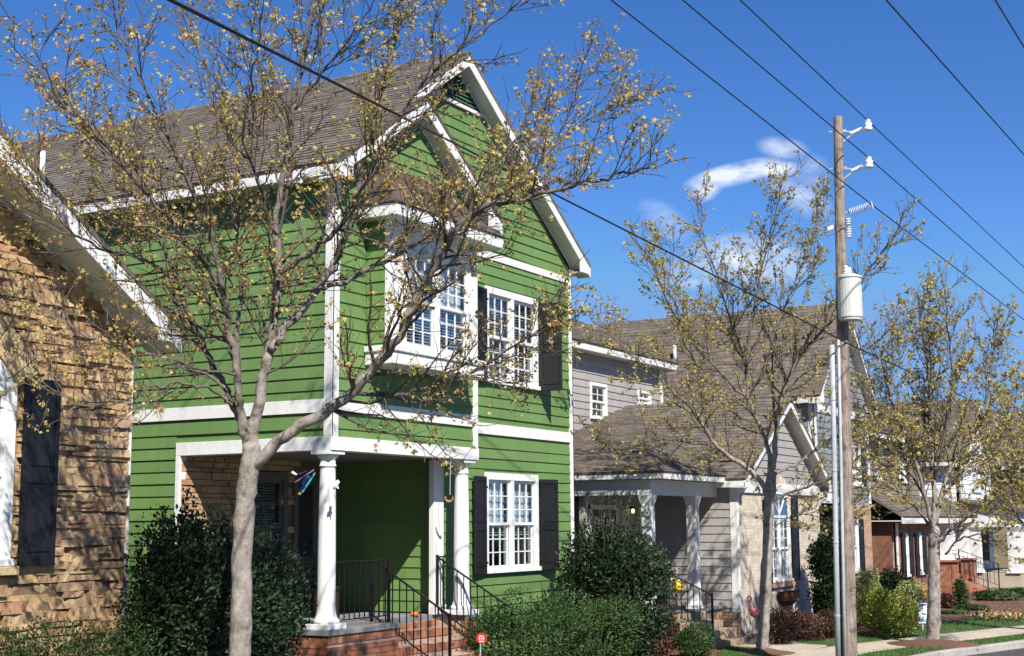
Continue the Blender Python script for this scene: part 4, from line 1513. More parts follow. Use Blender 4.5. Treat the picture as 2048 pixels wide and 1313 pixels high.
shutter(BH, PHF, HL[1] + .04, HL[2], HL[3], .34, 1, .04); shutter(BH, PHF, HL[0] - .04, HL[2], HL[3], .34, -1, .04)

# ------------------------------------------------------------------ OLIVE HOUSE (brick wing, porch on brick piers)
OH = thing("olive_house", (43.7, 11.5, 0), "olive clapboard house with red brick wing and white columns on brick piers", "house")
PO = front(12.3)
OW = [(44.6, 45.5, 3.75, 4.85), (47.4, 48.3, 3.75, 4.85)]
w_ = wall_body(OH, PO, [(43.6, 0), (50.2, 0), (50.2, 5.2), (43.6, 5.2)], [h2(o) for o in OW], "olive_siding")
siding(w_, PO, [(43.72, 3.2), (50.1, 3.2), (50.1, 5.1), (43.72, 5.1)], OW, "olive_siding", 3.2)
for o_ in OW:
    window(OH, PO, *o_, sashes=1, cols=2, rows=(2, 2), casing=.08, single=False, cover=[('blind', .02, .98)])
trim(OH, PO, 43.57, 43.75, 2.5, 5.15, .03); trim(OH, PO, 50.1, 50.23, 2.5, 5.15, .03)
w_ = wall_body(OH, side(43.6), [(-19, 0), (-12.301, 0), (-12.301, 5.2), (-19, 5.2)], [], "olive_siding")
siding(w_, side(43.6), [(-19, .5), (-12.45, .5), (-12.45, 5.1), (-19, 5.1)], [], "olive_siding", .5)
trim(OH, side(43.6), -12.46, -12.27, .3, 5.15, .03)
MB().box(50.08, 50.2, 12.42, 19, 0, 5.2).box(43.72, 50.08, 18.9, 19, 0, 5.2).build("wall", "olive_siding", OH)
MB().box(43.2, 50.6, 11.9, 11.93, 5.08, 5.24).box(43.2, 43.23, 11.93, 19.3, 5.08, 5.24).build("fascia", "white_paint", OH)
MB().box(43.23, 50.57, 11.93, 12.3, 5.1, 5.12).box(43.23, 43.6, 12.3, 19.3, 5.1, 5.12).build("soffit", "soffit_paint", OH)
for q_, sd in (([(43.17, 11.87, 5.25), (50.63, 11.87, 5.25), (47.9, 15.4, 7.2), (45.9, 15.4, 7.2)], 61), ([(43.17, 19.3, 5.25), (43.17, 11.87, 5.25), (45.9, 15.4, 7.2), (45.9, 15.9, 7.2)], 62), ([(50.63, 11.87, 5.25), (50.63, 19.3, 5.25), (47.9, 15.9, 7.2), (47.9, 15.4, 7.2)], 63)):
    r_ = roof_slab(OH, q_, .05, "shingle_far")
    shingles(r_, *q_, "shingle_far", .17, seed=sd)
# brick wing
POB = front(11.5)
OL = [(44.55, 45.05, .75, 2.1), (46.25, 46.75, .75, 2.1)]
w_ = wall_body(OH, POB, [(43.75, 0), (48.1, 0), (48.1, 2.45), (43.75, 2.45)], [h2(o) for o in OL], "mortar_light")
lay_joined(brick_cells(43.75, 48.1, .02, 2.42, .205, .075, .010, OL), POB, "brick_red", w_, "bricks", .09, .005, .001)
for o_ in OL:
    window(OH, POB, *o_, sashes=1, cols=1, rows=(1, 1), casing=.09, head=.08, single=False, cover=[('curtain', .02, .98)])
    shutter(OH, POB, o_[0] - .03, o_[2], o_[3], .36, -1, .04); shutter(OH, POB, o_[1] + .03, o_[2], o_[3], .36, 1, .04)
trim(OH, POB, 43.68, 43.82, .02, 2.42, .045)
MB().box(43.6, 43.75, 11.62, 12.28, 0, 2.45).build("wall", "brick_red", OH)
MB().box(48.0, 48.1, 11.62, 12.28, 0, 2.45).build("wall", "brick_red", OH)
MB().box(43.3, 53.9, 11.15, 11.2, 2.40, 2.60).build("fascia", "white_paint", OH, bevel=.004)
MB().box(43.3, 53.9, 11.2, 12.2, 2.47, 2.5).build("soffit", "soffit_paint", OH)
q_ = [(43.3, 11.12, 2.62), (53.9, 11.12, 2.62), (53.9, 12.28, 3.35), (43.3, 12.28, 3.35)]
r_ = roof_slab(OH, q_, .05, "shingle_far"); shingles(r_, *q_, "shingle_far", .17, seed=64)
for x_ in (50.0, 52.9):
    square_column(OH, x_, 11.5, 1.15, 2.41, .42)
    pi_ = MB().box(x_ - .38, x_ + .38, 11.15, 11.85, 0, 1.08).build("pier", "mortar_red", OH)
    lay_joined(brick_cells(x_ - .40, x_ + .40, .02, 1.06, .205, .075, .010), front(11.15), "brick_red", pi_, "bricks", .06, .005)
    lay_joined(brick_cells(-11.85, -11.15, .02, 1.06, .205, .075, .010), side(x_ - .38), "brick_red", pi_, "bricks", .06, .005)
    MB().box(x_ - .45, x_ + .45, 11.06, 11.9, 1.08, 1.15).build("cap", "brick_red", pi_, bevel=.01)
MB().box(48.15, 53.6, 11.55, 14.5, .3, .6).build("porch_floor", "brick_red", OH)
MB().box(48.15, 54.0, 14.5, 14.6, 0, 3.2).build("wall", "olive_siding", OH)
for i in range(4):
    MB().box(50.6, 52.3, 11.25 - .3 * i, 11.56 - .3 * i, 0, .46 - .14 * i).build("step", "brick_red", OH, bevel=.01)
railing(OH, (52.4, 11.55, .6), (52.4, 10.2, .1), .85, .14, name="stair_railing", post_drop=(0, .1))
railing(OH, (50.5, 11.55, .6), (50.5, 10.2, .1), .85, .14, name="stair_railing", post_drop=(0, .1))

# ------------------------------------------------------------------ WHITE HOUSE
WH = thing("white_house", (54.8, 11.2, 0), "pale house with white columned porch and brown gable roof, fourth from the green house", "house")
PW = front(12.0)
w_ = wall_body(WH, PW, [(55.0, 0), (61.0, 0), (61.0, 4.6), (58.0, 7.0), (55.0, 4.6)], [], "pale_siding")
siding(w_, PW, [(55.1, 3.0), (60.9, 3.0), (60.9, 4.6), (58.0, 6.95), (55.1, 4.6)], [], "pale_siding", 3.0, joined=True)
w_ = wall_body(WH, side(55.0), [(-19, 0), (-12.0, 0), (-12.0, 4.6), (-19, 4.6)], [], "pale_siding")
siding(w_, side(55.0), [(-19, .5), (-12.1, .5), (-12.1, 4.5), (-19, 4.5)], [], "pale_siding", .5, joined=True)
MB().box(60.88, 61, 12.12, 19, 0, 4.6).box(55.12, 60.88, 18.9, 19, 0, 4.6).build("wall", "pale_siding", WH)
gable_roof(WH, 54.55, 61.45, 58.0, 4.75, 7.3, 11.6, 19.2, 12.0, .2, mat="shingle_far", seed=71, course=.18)
window(WH, PW, 57.2, 58.8, 3.6, 4.9, sashes=2, cols=2, rows=(2, 2), single=False, cover=None)
MB().box(54.9, 61.1, 10.0, 10.25, 2.25, 2.75).build("beam", "white_paint", WH, bevel=.01)
MB().box(54.9, 55.15, 10.26, 12.0, 2.25, 2.75).build("beam", "white_paint", WH, bevel=.01)
q_ = [(54.7, 9.85, 2.78), (61.3, 9.85, 2.78), (61.3, 11.97, 3.3), (54.7, 11.97, 3.3)]
r_ = roof_slab(WH, q_, .06, "shingle_far"); shingles(r_, *q_, "shingle_far", .2, seed=72)
for x_ in (55.1, 57.0, 59.0, 60.9):
    square_column(WH, x_, 10.13, .55, 2.25, .38)
square_column(WH, 55.1, 11.5, .55, 2.25, .38)
MB().box(54.9, 61.1, 9.9, 12.0, 0, .55).build("porch_floor", "concrete", WH)
MB().box(56.4, 57.4, 11.95, 12.0, .56, 2.2).build("door", "door_paint", WH)
MB().box(58.6, 59.8, 11.95, 12.0, .9, 2.2).build("window", "interior_dark", WH)
# ------------------------------------------------------------------ FAR HOUSE
FH = thing("far_house", (66, 9, 0), "brown roofed taupe house farthest down the street at the right edge", "house")
w_ = wall_body(FH, front(10.5), [(65, 0), (73, 0), (73, 4.8), (69, 7.2), (65, 4.8)], [], "olive_siding")
w_ = wall_body(FH, side(65), [(-18, 0), (-10.501, 0), (-10.501, 4.8), (-18, 4.8)], [], "olive_siding")
gable_roof(FH, 64.5, 73.5, 69, 4.9, 7.6, 10.1, 18, 10.5, .22, mat="shingle_far", seed=81, course=.25)
MB().box(64.6, 73, 8.8, 9.0, 2.3, 2.6).build("beam", "white_paint", FH)
q_ = [(64.4, 8.6, 2.62), (73.2, 8.6, 2.62), (73.2, 10.48, 3.4), (64.4, 10.48, 3.4)]
r_ = roof_slab(FH, q_, .06, "shingle_far"); shingles(r_, *q_, "shingle_far", .25, seed=82)
for x_ in (64.9, 68.5, 72.6):
    square_column(FH, x_, 8.9, .0, 2.3, .3)

# ------------------------------------------------------------------ UTILITY POLE
pb_, pt_ = np.array([23.25, 6.98, -.3]), onp(0, 23.72, 1676, 235)
UPO = thing("utility_pole", (pb_[0], pb_[1], 0), "weathered wooden utility pole with grey transformer, insulators and conduit", "utility pole")
pole_at = lambda z: pb_ + (pt_ - pb_) * ((z - pb_[2]) / (pt_[2] - pb_[2]))
n_ = 16
MB().tube([pole_at(z) for z in np.linspace(-.3, pt_[2], n_)], [.135 - .055 * i / (n_ - 1) for i in range(n_)], 14).build("pole", "pole_wood", UPO, smooth=False)
toS = np.array([0.10, -0.995, 0.0])          # bracket direction: towards the street
INS = []
for py, L in ((250, .52), (330, .52)):
    z = float(PD(1690, py, 24.0)[2])
    c_ = pole_at(z)
    e_ = c_ + toS * L + np.array([0, 0, .12])
    br_ = MB().bar(c_ + (0, 0, .10), c_ + toS * (L * .45) + (0, 0, .05), .03, .03).bar(c_ - (0, 0, .16), c_ + toS * (L * .45) + (0, 0, .0), .03, .03).bar(c_ + toS * -.16 + (0, 0, .1), c_ + toS * .14 + (0, 0, .1), .025, .025).build("bracket", "galvanised", UPO)
    MB().tube([c_ + toS * (L * .42) + (0, 0, .02), e_ - toS * .1 - (0, 0, .03)], [.035, .035], 10).build("arm", "porcelain", br_)
    MB().lathe(e_ - np.array([0, 0, .09]), [(.03, 0), (.075, .02), (.075, .06), (.05, .07), (.07, .10), (.07, .14), (.045, .15), (.045, .2), (.03, .21)], 12).build("insulator", "porcelain", br_, smooth=True)
    INS.append(e_ + np.array([0, 0, .1]))
zc = float(PD(1700, 415, 24.0)[2])
c_ = pole_at(zc)
a_ = c_ + toS * .18
br_ = MB().bar(c_, a_, .03, .03).build("bracket", "galvanised", UPO)
b_ = c_ + toS * .56 + np.array([0, 0, .09])
bl_ = MB()
for k in range(14):
    p = a_ + (b_ - a_) * k / 13
    bl_.tube([p - (b_ - a_) * .018, p, p + (b_ - a_) * .018], [.03, .075, .03], 12)
bl_.build("insulator", "porcelain", br_)
INS.append(b_)
bl_ = MB()
for k in range(8):
    p = c_ + toS * .14 + np.array([0, 0, -.12 - .045 * k])
    bl_.tube([p + (0, 0, .02), p, p - (0, 0, .02)], [.025, .055, .025], 10)
bl_.build("arrester", "porcelain", br_)
MB().bar(c_ + toS * -.22 + np.array([0, 0, -.26]), c_ + np.array([0, 0, -.2]), .05, .07).build("cutout", "porcelain", UPO)
zt0, zt1 = float(PD(1700, 640, 23.8)[2]), float(PD(1700, 548, 23.8)[2])
tc = pole_at((zt0 + zt1) / 2) + np.array([-.20, -.20, 0])
tr_ = MB().lathe((tc[0], tc[1], zt0), [(.185, 0), (.19, .03), (.205, .05), (.205, zt1 - zt0 - .06), (.22, zt1 - zt0 - .05), (.22, zt1 - zt0 - .02), (.12, zt1 - zt0 + .02)], 24).build("transformer", "transformer_paint", UPO, smooth=False)
MB().bar(pole_at(zt0 + .15), (tc[0], tc[1], zt0 + .15), .08, .05).bar(pole_at(zt1 - .15), (tc[0], tc[1], zt1 - .15), .08, .05).build("hanger", "galvanised", tr_)
for dx in (-.1, .1):
    MB().lathe((tc[0] + dx, tc[1] + .02, zt1), [(.02, 0), (.05, .03), (.03, .05), (.05, .08), (.03, .1), (.045, .13), (.02, .16)], 10).build("bushing", "porcelain", tr_)
MB().tube([(tc[0] + .2, tc[1] - .1, zt1 - .3), (tc[0] + .22, tc[1] - .16, zt1 - .1), (tc[0] + .1, tc[1] - .05, zt1 + .14)], .012, 6).build("lead", "wire_black", tr_)
cd0 = lambda z: pole_at(z) + np.array([-.10, .155, 0])
MB().tube([cd0(z) for z in (-.1, 2, 4, float(PD(1690, 690, 24)[2]))], .05, 10).build("conduit", "galvanised", UPO, smooth=True)
cd1 = lambda z: pole_at(z) + np.array([-.15, .03, 0])
MB().tube([cd1(z) for z in (-.1, 2, 4, float(PD(1690, 680, 24)[2]))], .028, 8).build("conduit", "galvanised", UPO, smooth=True)
sb = MB()
for z in (.9, 2.1, 3.3, 4.5):
    sb.tube([cd0(z), cd0(z + .03)], .058, 10)
sb.build("strap", "galvanised", UPO)


def cable(pts, r, label, sag=0.0):
    P = [np.array(p, float) for p in pts]
    out = []
    for a, b in zip(P[:-1], P[1:]):
        for t in np.linspace(0, 1, 14, endpoint=False):
            q = a + (b - a) * t
            q[2] -= sag * 4 * t * (1 - t)
            out.append(q)
    out.append(P[-1])
    o = MB().tube(out, r, 6).build("power_line", "wire_black")
    tag(o, label, "power line", "overhead power lines")
    return o


def ext(a, b, k):
    return b + (b - a) * k


for i, (pl_, pr_, lab) in enumerate((((1480, 0), (2048, 535), "overhead wire running over the topmost insulator of the pole"),
                                     ((1365, 0), (2048, 587), "overhead wire running over the second insulator of the pole"),
                                     ((1222, 0), (2048, 640), "overhead wire held by the ribbed insulator on the pole"))):
    L_ = onp(0, 16.6, *pl_); R_ = onp(0, 37.0, *pr_)
    cable([ext(INS[i], L_, .8), L_, INS[i], R_, ext(INS[i], R_, 1.5)], .010, lab)
zs_ = float(PD(1700, 688, 24)[2])
sp_ = pole_at(zs_) + toS * .1
L_ = onp(0, 5.6, 340, 0); R_ = onp(0, 38.0, 2048, 850)
mid_ = onp(0, 14.0, 940, 303)
cable([ext(mid_, L_, .6), L_, mid_, sp_], .012, "thick black cable drooping across the green house towards the pole")
cable([sp_, R_, ext(sp_, R_, 1.5)], .011, "low black cable leaving the pole below the transformer to the right")
L_, R_ = onp(0, 17.4, 1772, 0), onp(0, 27.0, 2048, 310)
cable([ext(R_, L_, 1.0), L_, R_, ext(L_, R_, 2.0)], .012, "thin overhead wire crossing the sky right of the pole")
L_, R_ = onp(0, 18.5, 1990, 0), onp(0, 21.5, 2048, 95)
cable([ext(R_, L_, 3.0), L_, R_, ext(L_, R_, 6.0)], .012, "thin overhead wire cutting the upper right corner of the sky")


# ------------------------------------------------------------------ foliage helpers
LEAF = np.array([(0, 0, 0), (-.30, .18, .07), (-.52, .52, .13), (-.2, .56, .05), (0, 1.0, -.06), (.2, .56, .05), (.52, .52, .13), (.30, .18, .07)], float)
LEAF_F = np.array([(0, 4, 3, 2, 1), (0, 7, 6, 5, 4)])
OVAL = np.array([(0, 0, 0), (-.26, .32, .07), (-.20, .74, .06), (0, 1.0, -.04), (.20, .74, .06), (.26, .32, .07)], float)
OVAL_F = np.array([(0, 3, 2, 1), (0, 5, 4, 3)])


def leaves(name, pos, direc, size, mat, parent, rng, tmpl=LEAF, tf=LEAF_F, spread=.6):
    """one leaf per position, pointing along direc, random roll"""
    n = len(pos)
    d = direc + rng.normal(0, spread, (n, 3))
    d /= np.linalg.norm(d, axis=1, keepdims=True) + 1e-9
    r = rng.normal(0, 1, (n, 3))
    x = np.cross(d, r); x /= np.linalg.norm(x, axis=1, keepdims=True) + 1e-9
    z = np.cross(x, d)
    s = size[:, None, None]
    V = pos[:, None, :] + s * (tmpl[None, :, 0, None] * x[:, None, :] + tmpl[None, :, 1, None] * d[:, None, :] + tmpl[None, :, 2, None] * z[:, None, :])
    k = len(tmpl)
    Fc = (np.arange(n)[:, None, None] * k + tf[None]).reshape(-1, tf.shape[1])
    o = mesh_np(name, V.reshape(-1, 3), Fc, mat, parent)
    return o


def smooth_path(P, per=4, jit=0.0, rng=None):
    P = [np.array(p, float) for p in P]
    P = [2 * P[0] - P[1]] + P + [2 * P[-1] - P[-2]]
    out = []
    for i in range(1, len(P) - 2):
        p0, p1, p2, p3 = P[i - 1:i + 3]
        for t in np.linspace(0, 1, per, endpoint=False):
            q = .5 * (2 * p1 + (p2 - p0) * t + (2 * p0 - 5 * p1 + 4 * p2 - p3) * t * t + (3 * p1 - p0 - 3 * p2 + p3) * t ** 3)
            if jit and rng is not None and out:
                q = q + rng.normal(0, jit, 3)
            out.append(q)
    out.append(P[-2])
    return out


def unit(v):
    return v / (np.linalg.norm(v) + 1e-9)


def tree(label, base_px, depth, trunk, limbs, seed, leaf, leaf_size=(.045, .07), sec_len=1.0, per_cluster=4, keep=1.0, gap=.26, thick=1.0, tw=1.0, group="street trees along the pavement"):
    rng = np.random.default_rng(seed)
    b = onp(2, 0.0, *base_px) if depth is None else None
    if depth is None:
        depth = float((b - CAM) @ _f)
    foot = b if b is not None else np.array([*PD(trunk[0][0], trunk[0][1], depth)[:2], 0.0])
    T = thing("maple_tree", (foot[0], foot[1], 0), label, "tree", group)
    wood, fine, twig = MB(), MB(), MB()
    age = []
    tp = [np.array([foot[0], foot[1], -.1])] + [PD(x, y, depth) for x, y, _ in trunk]
    tr = [trunk[0][2] * 1.35 * thick] + [r * thick for _, _, r in trunk]
    sp_ = smooth_path(tp, 5, .006, rng)
    rr = np.interp(np.linspace(0, len(tp) - 1, len(sp_)), range(len(tp)), tr)
    rr = [r * (1 + rng.normal(0, .055)) for r in rr]
    rr[-1] *= .35
    wood.tube(sp_, rr, 14)
    age += [1.0] * (14 * len(sp_))
    LP, LD = [], []
    segs = []
    for pts, dd, r0, r1 in limbs:
        r0 = r0 * thick
        n = len(pts)
        P = [PD(x, y, depth + dd * (i / (n - 1)) ** 1.2) for i, (x, y) in enumerate(pts)]
        Q = smooth_path(P, 5, .012, rng)
        R = np.interp(np.linspace(0, 1, len(Q)), (0, .5, 1), (r0, r0 * .52 + r1 * .3, r1))
        R = [r * (1 + rng.normal(0, .05)) for r in R]
        nn = 9 if r0 > .04 else 7
        wood.tube(Q, R, nn)
        age += [float(np.clip((r - .028 * thick) / (.05 * thick), 0, 1)) for r in R for _ in range(nn)]
        segs.append((Q, R))
    centre = np.mean([q for Q, _ in segs for q in Q], axis=0)

    def grow(p, d, L, r, up, steps=5, wob=.16):
        path = [p]
        for k in range(steps):
            d = unit(d + rng.normal(0, wob, 3) + np.array([0, 0, up]))
            p = p + d * L / steps
            path.append(p)
        return path, d

    def put(p, d, n):
        LP.extend([p + rng.normal(0, .022, 3) for _ in range(n)])
        LD.extend([unit(d * .5 + np.array([0, 0, -.35])) for _ in range(n)])
    for Q, R in segs:
        acc = 0.0
        Lt = sum(np.linalg.norm(b_ - a_) for a_, b_ in zip(Q[:-1], Q[1:]))
        s_ = 0.0
        nxt = .22 * Lt * rng.uniform(.6, 1.1)
        for i in range(len(Q) - 1):
            seg = np.linalg.norm(Q[i + 1] - Q[i])
            s_ += seg
            while nxt < s_:
                f = nxt / Lt
                nxt += gap * rng.uniform(.6, 1.5)
                t = unit(Q[i + 1] - Q[i])
                side_ = unit(np.cross(t, rng.normal(0, 1, 3)))
                outw = unit(Q[i] - centre)
                d = unit(t * rng.uniform(.5, 1.1) + side_ * .95 + outw * .25 + np.array([0, 0, .1]))
                L = sec_len * rng.uniform(.45, 1.25) * (1.1 - .55 * f)
                r = min(R[i] * .5, .020) * rng.uniform(.7, 1.1)
                path, dl = grow(Q[i], d, L, r, .10)
                fine.tube(path, list(np.linspace(r, .0045, len(path))), 5, caps=False)
                # twigs
                bd = rng.choice([.15, .5, .9, 1.0, 1.0])
                ns = max(3, int(L / .07))
                for k in range(ns):
                    u = (k + rng.uniform(.3, .9)) / ns
                    if u < .18:
                        continue
                    a = min(int(u * (len(path) - 1)), len(path) - 2)
                    p = path[a] + (path[a + 1] - path[a]) * (u * (len(path) - 1) - a)
                    td = unit(unit(path[a + 1] - path[a]) + unit(rng.normal(0, 1, 3)) * .95 + np.array([0, 0, .12]))
                    tl = rng.uniform(.14, .50) * (1.15 - .5 * u) * tw
                    tpath, te = grow(p, td, tl, .004, .12, 3, .12)
                    twig.tube(tpath, [.0045, .004, .0033, .0025], 3, caps=False)
                    if rng.random() < keep * bd:
                        for q in tpath[1:]:
                            if rng.random() < .62:
                                put(q, te, per_cluster if q is tpath[-1] else max(1, per_cluster - 2))
                if rng.random() < keep:
                    put(path[-1], dl, per_cluster)
        if rng.random() < .9:
            put(Q[-1], unit(Q[-1] - Q[-2]), per_cluster)
    tk = wood.build("trunk", "bark_trunk", T, smooth=True)
    at_ = tk.data.attributes.new("age", 'FLOAT', 'POINT')
    at_.data.foreach_set("value", age)
    stuff(fine.build("branches", "bark_branch", T, smooth=True))
    stuff(twig.build("twigs", "bark_branch", T))
    LP, LD = np.array(LP), np.array(LD)
    sz = rng.uniform(*leaf_size, len(LP)) * rng.choice([.6, .9, 1, 1.35], len(LP))
    stuff(leaves("crown", LP, LD, sz, leaf, T, rng))
    return T


# ------------------------------------------------------------------ TREES
tree("large maple with golden young leaves in front of the green house, nearest tree", (480, 1400), 14.0,
     [(476, 1390, .150), (482, 1250, .140), (485, 1110, .132), (492, 1000, .125), (500, 930, .130), (506, 880, .118)],
     [([(498, 945), (545, 895), (605, 852), (660, 818), (725, 762), (775, 705), (815, 640), (840, 585), (880, 520), (905, 470), (960, 420), (1030, 400), (1110, 380), (1190, 362), (1260, 345), (1310, 330)], -1.6, .085, .006),
      ([(840, 585), (905, 470), (985, 405), (1070, 330), (1140, 265), (1200, 225), (1260, 190)], 1.2, .03, .005),
      ([(704, 785), (800, 792), (870, 770), (930, 752), (985, 720), (1050, 676), (1120, 650), (1170, 625)], -1.0, .032, .004),
      ([(503, 900), (512, 830), (528, 750), (540, 690), (548, 620), (558, 545), (553, 470), (556, 400), (575, 310), (590, 220), (606, 120), (622, 20), (635, -90)], .4, .082, .008),
      ([(541, 700), (575, 655), (630, 590), (668, 525), (690, 480), (700, 420), (728, 345), (748, 270), (762, 180), (792, 80), (830, -30), (850, -110)], 1.3, .058, .006),
      ([(560, 545), (600, 520), (640, 490), (690, 440), (735, 360), (790, 250), (850, 160), (930, 90), (1010, 30), (1060, -20)], -1.1, .042, .005),
      ([(655, 572), (700, 560), (760, 525), (830, 490), (890, 440), (950, 375), (1010, 300), (1090, 220), (1170, 150), (1210, 110)], 1.8, .034, .004),
      ([(495, 900), (482, 840), (478, 780), (468, 700), (455, 640), (448, 590), (430, 510), (405, 430), (370, 350), (330, 270), (290, 180), (245, 80), (215, -20)], -.9, .058, .006),
      ([(492, 860), (470, 815), (440, 760), (405, 690), (372, 620), (345, 560), (300, 525), (230, 505), (150, 475), (70, 440), (-10, 400)], .9, .05, .005),
      ([(476, 760), (472, 690), (480, 620), (485, 540), (470, 440), (440, 330), (430, 220), (400, 110), (380, 0)], 1.4, .036, .005),
      ([(448, 590), (400, 520), (330, 430), (260, 350), (180, 260), (100, 160), (60, 60)], -1.5, .03, .004),
      ([(372, 620), (330, 500), (280, 420), (230, 330), (150, 250), (90, 190)], 1.5, .026, .004),
      ([(470, 815), (430, 785), (380, 770), (310, 775), (240, 800), (160, 800), (80, 770)], -1.2, .022, .004),
      ([(482, 840), (440, 770), (360, 730), (270, 700), (190, 680), (120, 640), (40, 620)], -.6, .02, .003),
      ([(553, 470), (520, 380), (490, 280), (500, 180), (520, 70), (530, -40)], -1.3, .026, .004),
      ([(590, 220), (640, 150), (690, 90), (740, 20), (790, -60)], -.6, .02, .004),
      ([(150, 475), (90, 380), (40, 330), (-30, 300)], .5, .015, .003)],
     5, "leaf_gold", (.027, .046), .92, 6, .92, .085, .78)

tree("maple with sparse olive-gold leaves in front of the grey house, left of the utility pole", (1525, 1309), None,
     [(1525, 1300, .200), (1528, 1240, .185), (1532, 1150, .175), (1536, 1060, .165), (1540, 990, .17), (1545, 940, .15)],
     [([(1538, 1000), (1518, 960), (1480, 925), (1440, 900), (1415, 865), (1385, 820), (1345, 785), (1290, 735), (1240, 690), (1200, 640)], -.8, .09, .008),
      ([(1440, 900), (1380, 885), (1310, 880), (1240, 900), (1190, 880)], .8, .035, .006),
      ([(1541, 980), (1537, 900), (1520, 850), (1497, 800), (1492, 735), (1468, 660), (1440, 570), (1405, 470), (1395, 400)], .8, .08, .008),
      ([(1497, 800), (1440, 745), (1390, 690), (1340, 610), (1300, 520), (1260, 470)], -1.2, .04, .006),
      ([(1546, 940), (1552, 860), (1565, 790), (1585, 735), (1620, 690), (1665, 640), (1705, 590), (1745, 530), (1790, 470), (1810, 420)], -.6, .085, .008),
      ([(1492, 735), (1500, 660), (1512, 590), (1530, 510), (1550, 430), (1570, 345)], -.5, .05, .006),
      ([(1552, 860), (1545, 760), (1556, 650), (1600, 540), (1640, 440), (1660, 390)], 1.2, .05, .006),
      ([(1546, 950), (1590, 930), (1640, 895), (1690, 860), (1740, 800), (1790, 730), (1830, 640)], 1.0, .055, .007),
      ([(1541, 1005), (1580, 985), (1640, 965), (1690, 945), (1740, 890), (1790, 850)], -1.2, .05, .006),
      ([(1533, 1085), (1560, 1045), (1610, 1030), (1660, 1035), (1710, 1000)], .5, .026, .005),
      ([(1565, 790), (1620, 740), (1690, 720), (1760, 680), (1810, 620)], -1.2, .035, .005),
      ([(1415, 865), (1400, 770), (1380, 690), (1350, 560), (1340, 480)], .9, .03, .005)],
     6, "leaf_olive", (.036, .060), 1.0, 6, .9, .092, .60, 1.1)

tree("maple with dark trunk in a mulch ring by the kerb, right of the utility pole", (1866, 1290), None,
     [(1866, 1282, .22), (1867, 1220, .19), (1868, 1150, .18), (1868, 1090, .185), (1870, 1050, .16)],
     [([(1868, 1070), (1852, 1000), (1832, 930), (1805, 860), (1775, 780), (1760, 700)], -.8, .08, .008),
      ([(1869, 1060), (1868, 960), (1861, 860), (1857, 760), (1845, 670), (1835, 590)], .5, .09, .008),
      ([(1872, 1050), (1888, 970), (1920, 900), (1952, 850), (1975, 790), (1985, 710), (2000, 620)], .8, .075, .008),
      ([(1875, 1085), (1915, 1050), (1965, 1015), (2020, 980), (2070, 940)], -.9, .06, .007),
      ([(1872, 1010), (1920, 950), (1980, 900), (2040, 855), (2090, 810)], 1.2, .05, .006),
      ([(1866, 1060), (1835, 1020), (1795, 985), (1750, 960), (1715, 940)], 1.0, .05, .006),
      ([(1868, 960), (1890, 860), (1905, 760), (1895, 660), (1890, 570)], -1.0, .05, .006),
      ([(1852, 1000), (1810, 930), (1770, 890), (1720, 850)], -1.0, .04, .006),
      ([(1890, 1110), (1920, 1078), (1965, 1068), (2000, 1060), (2040, 1020)], -.4, .035, .005)],
     8, "leaf_olive", (.040, .066), 1.12, 6, .95, .095, .66, 1.15)

tree("maple farther down the street whose crown fills the right edge", (2075, 1262), None,
     [(2075, 1255, .2), (2073, 1180, .18), (2072, 1110, .17), (2070, 1070, .15)],
     [([(2071, 1090), (2055, 1010), (2035, 930), (2020, 850), (2010, 770)], -.8, .08, .01),
      ([(2070, 1070), (2068, 960), (2060, 850), (2055, 740)], .6, .08, .01),
      ([(2071, 1085), (2045, 1045), (2015, 1010), (1985, 990)], .4, .05, .008),
      ([(2072, 1080), (2100, 980), (2130, 880), (2140, 800)], .5, .08, .01),
      ([(2055, 1010), (2030, 990), (2000, 940), (1980, 900)], -1.5, .05, .008)],
     12, "leaf_olive", (.07, .10), 1.3, 4, .95, .17, .9, 1.2)
# mulch rings
for (px_, py_), r_ in (((1866, 1290), .95), ((1525, 1309), .6)):
    c_ = onp(2, 0, px_, py_)
    m_ = MB().lathe((c_[0], c_[1], -.05), [(r_, 0), (r_ * .95, .07), (r_ * .6, .11), (r_ * .25, .16), (.05, .18)], 22).build("mulch_mound", "mulch", smooth=True)
    structure(m_)


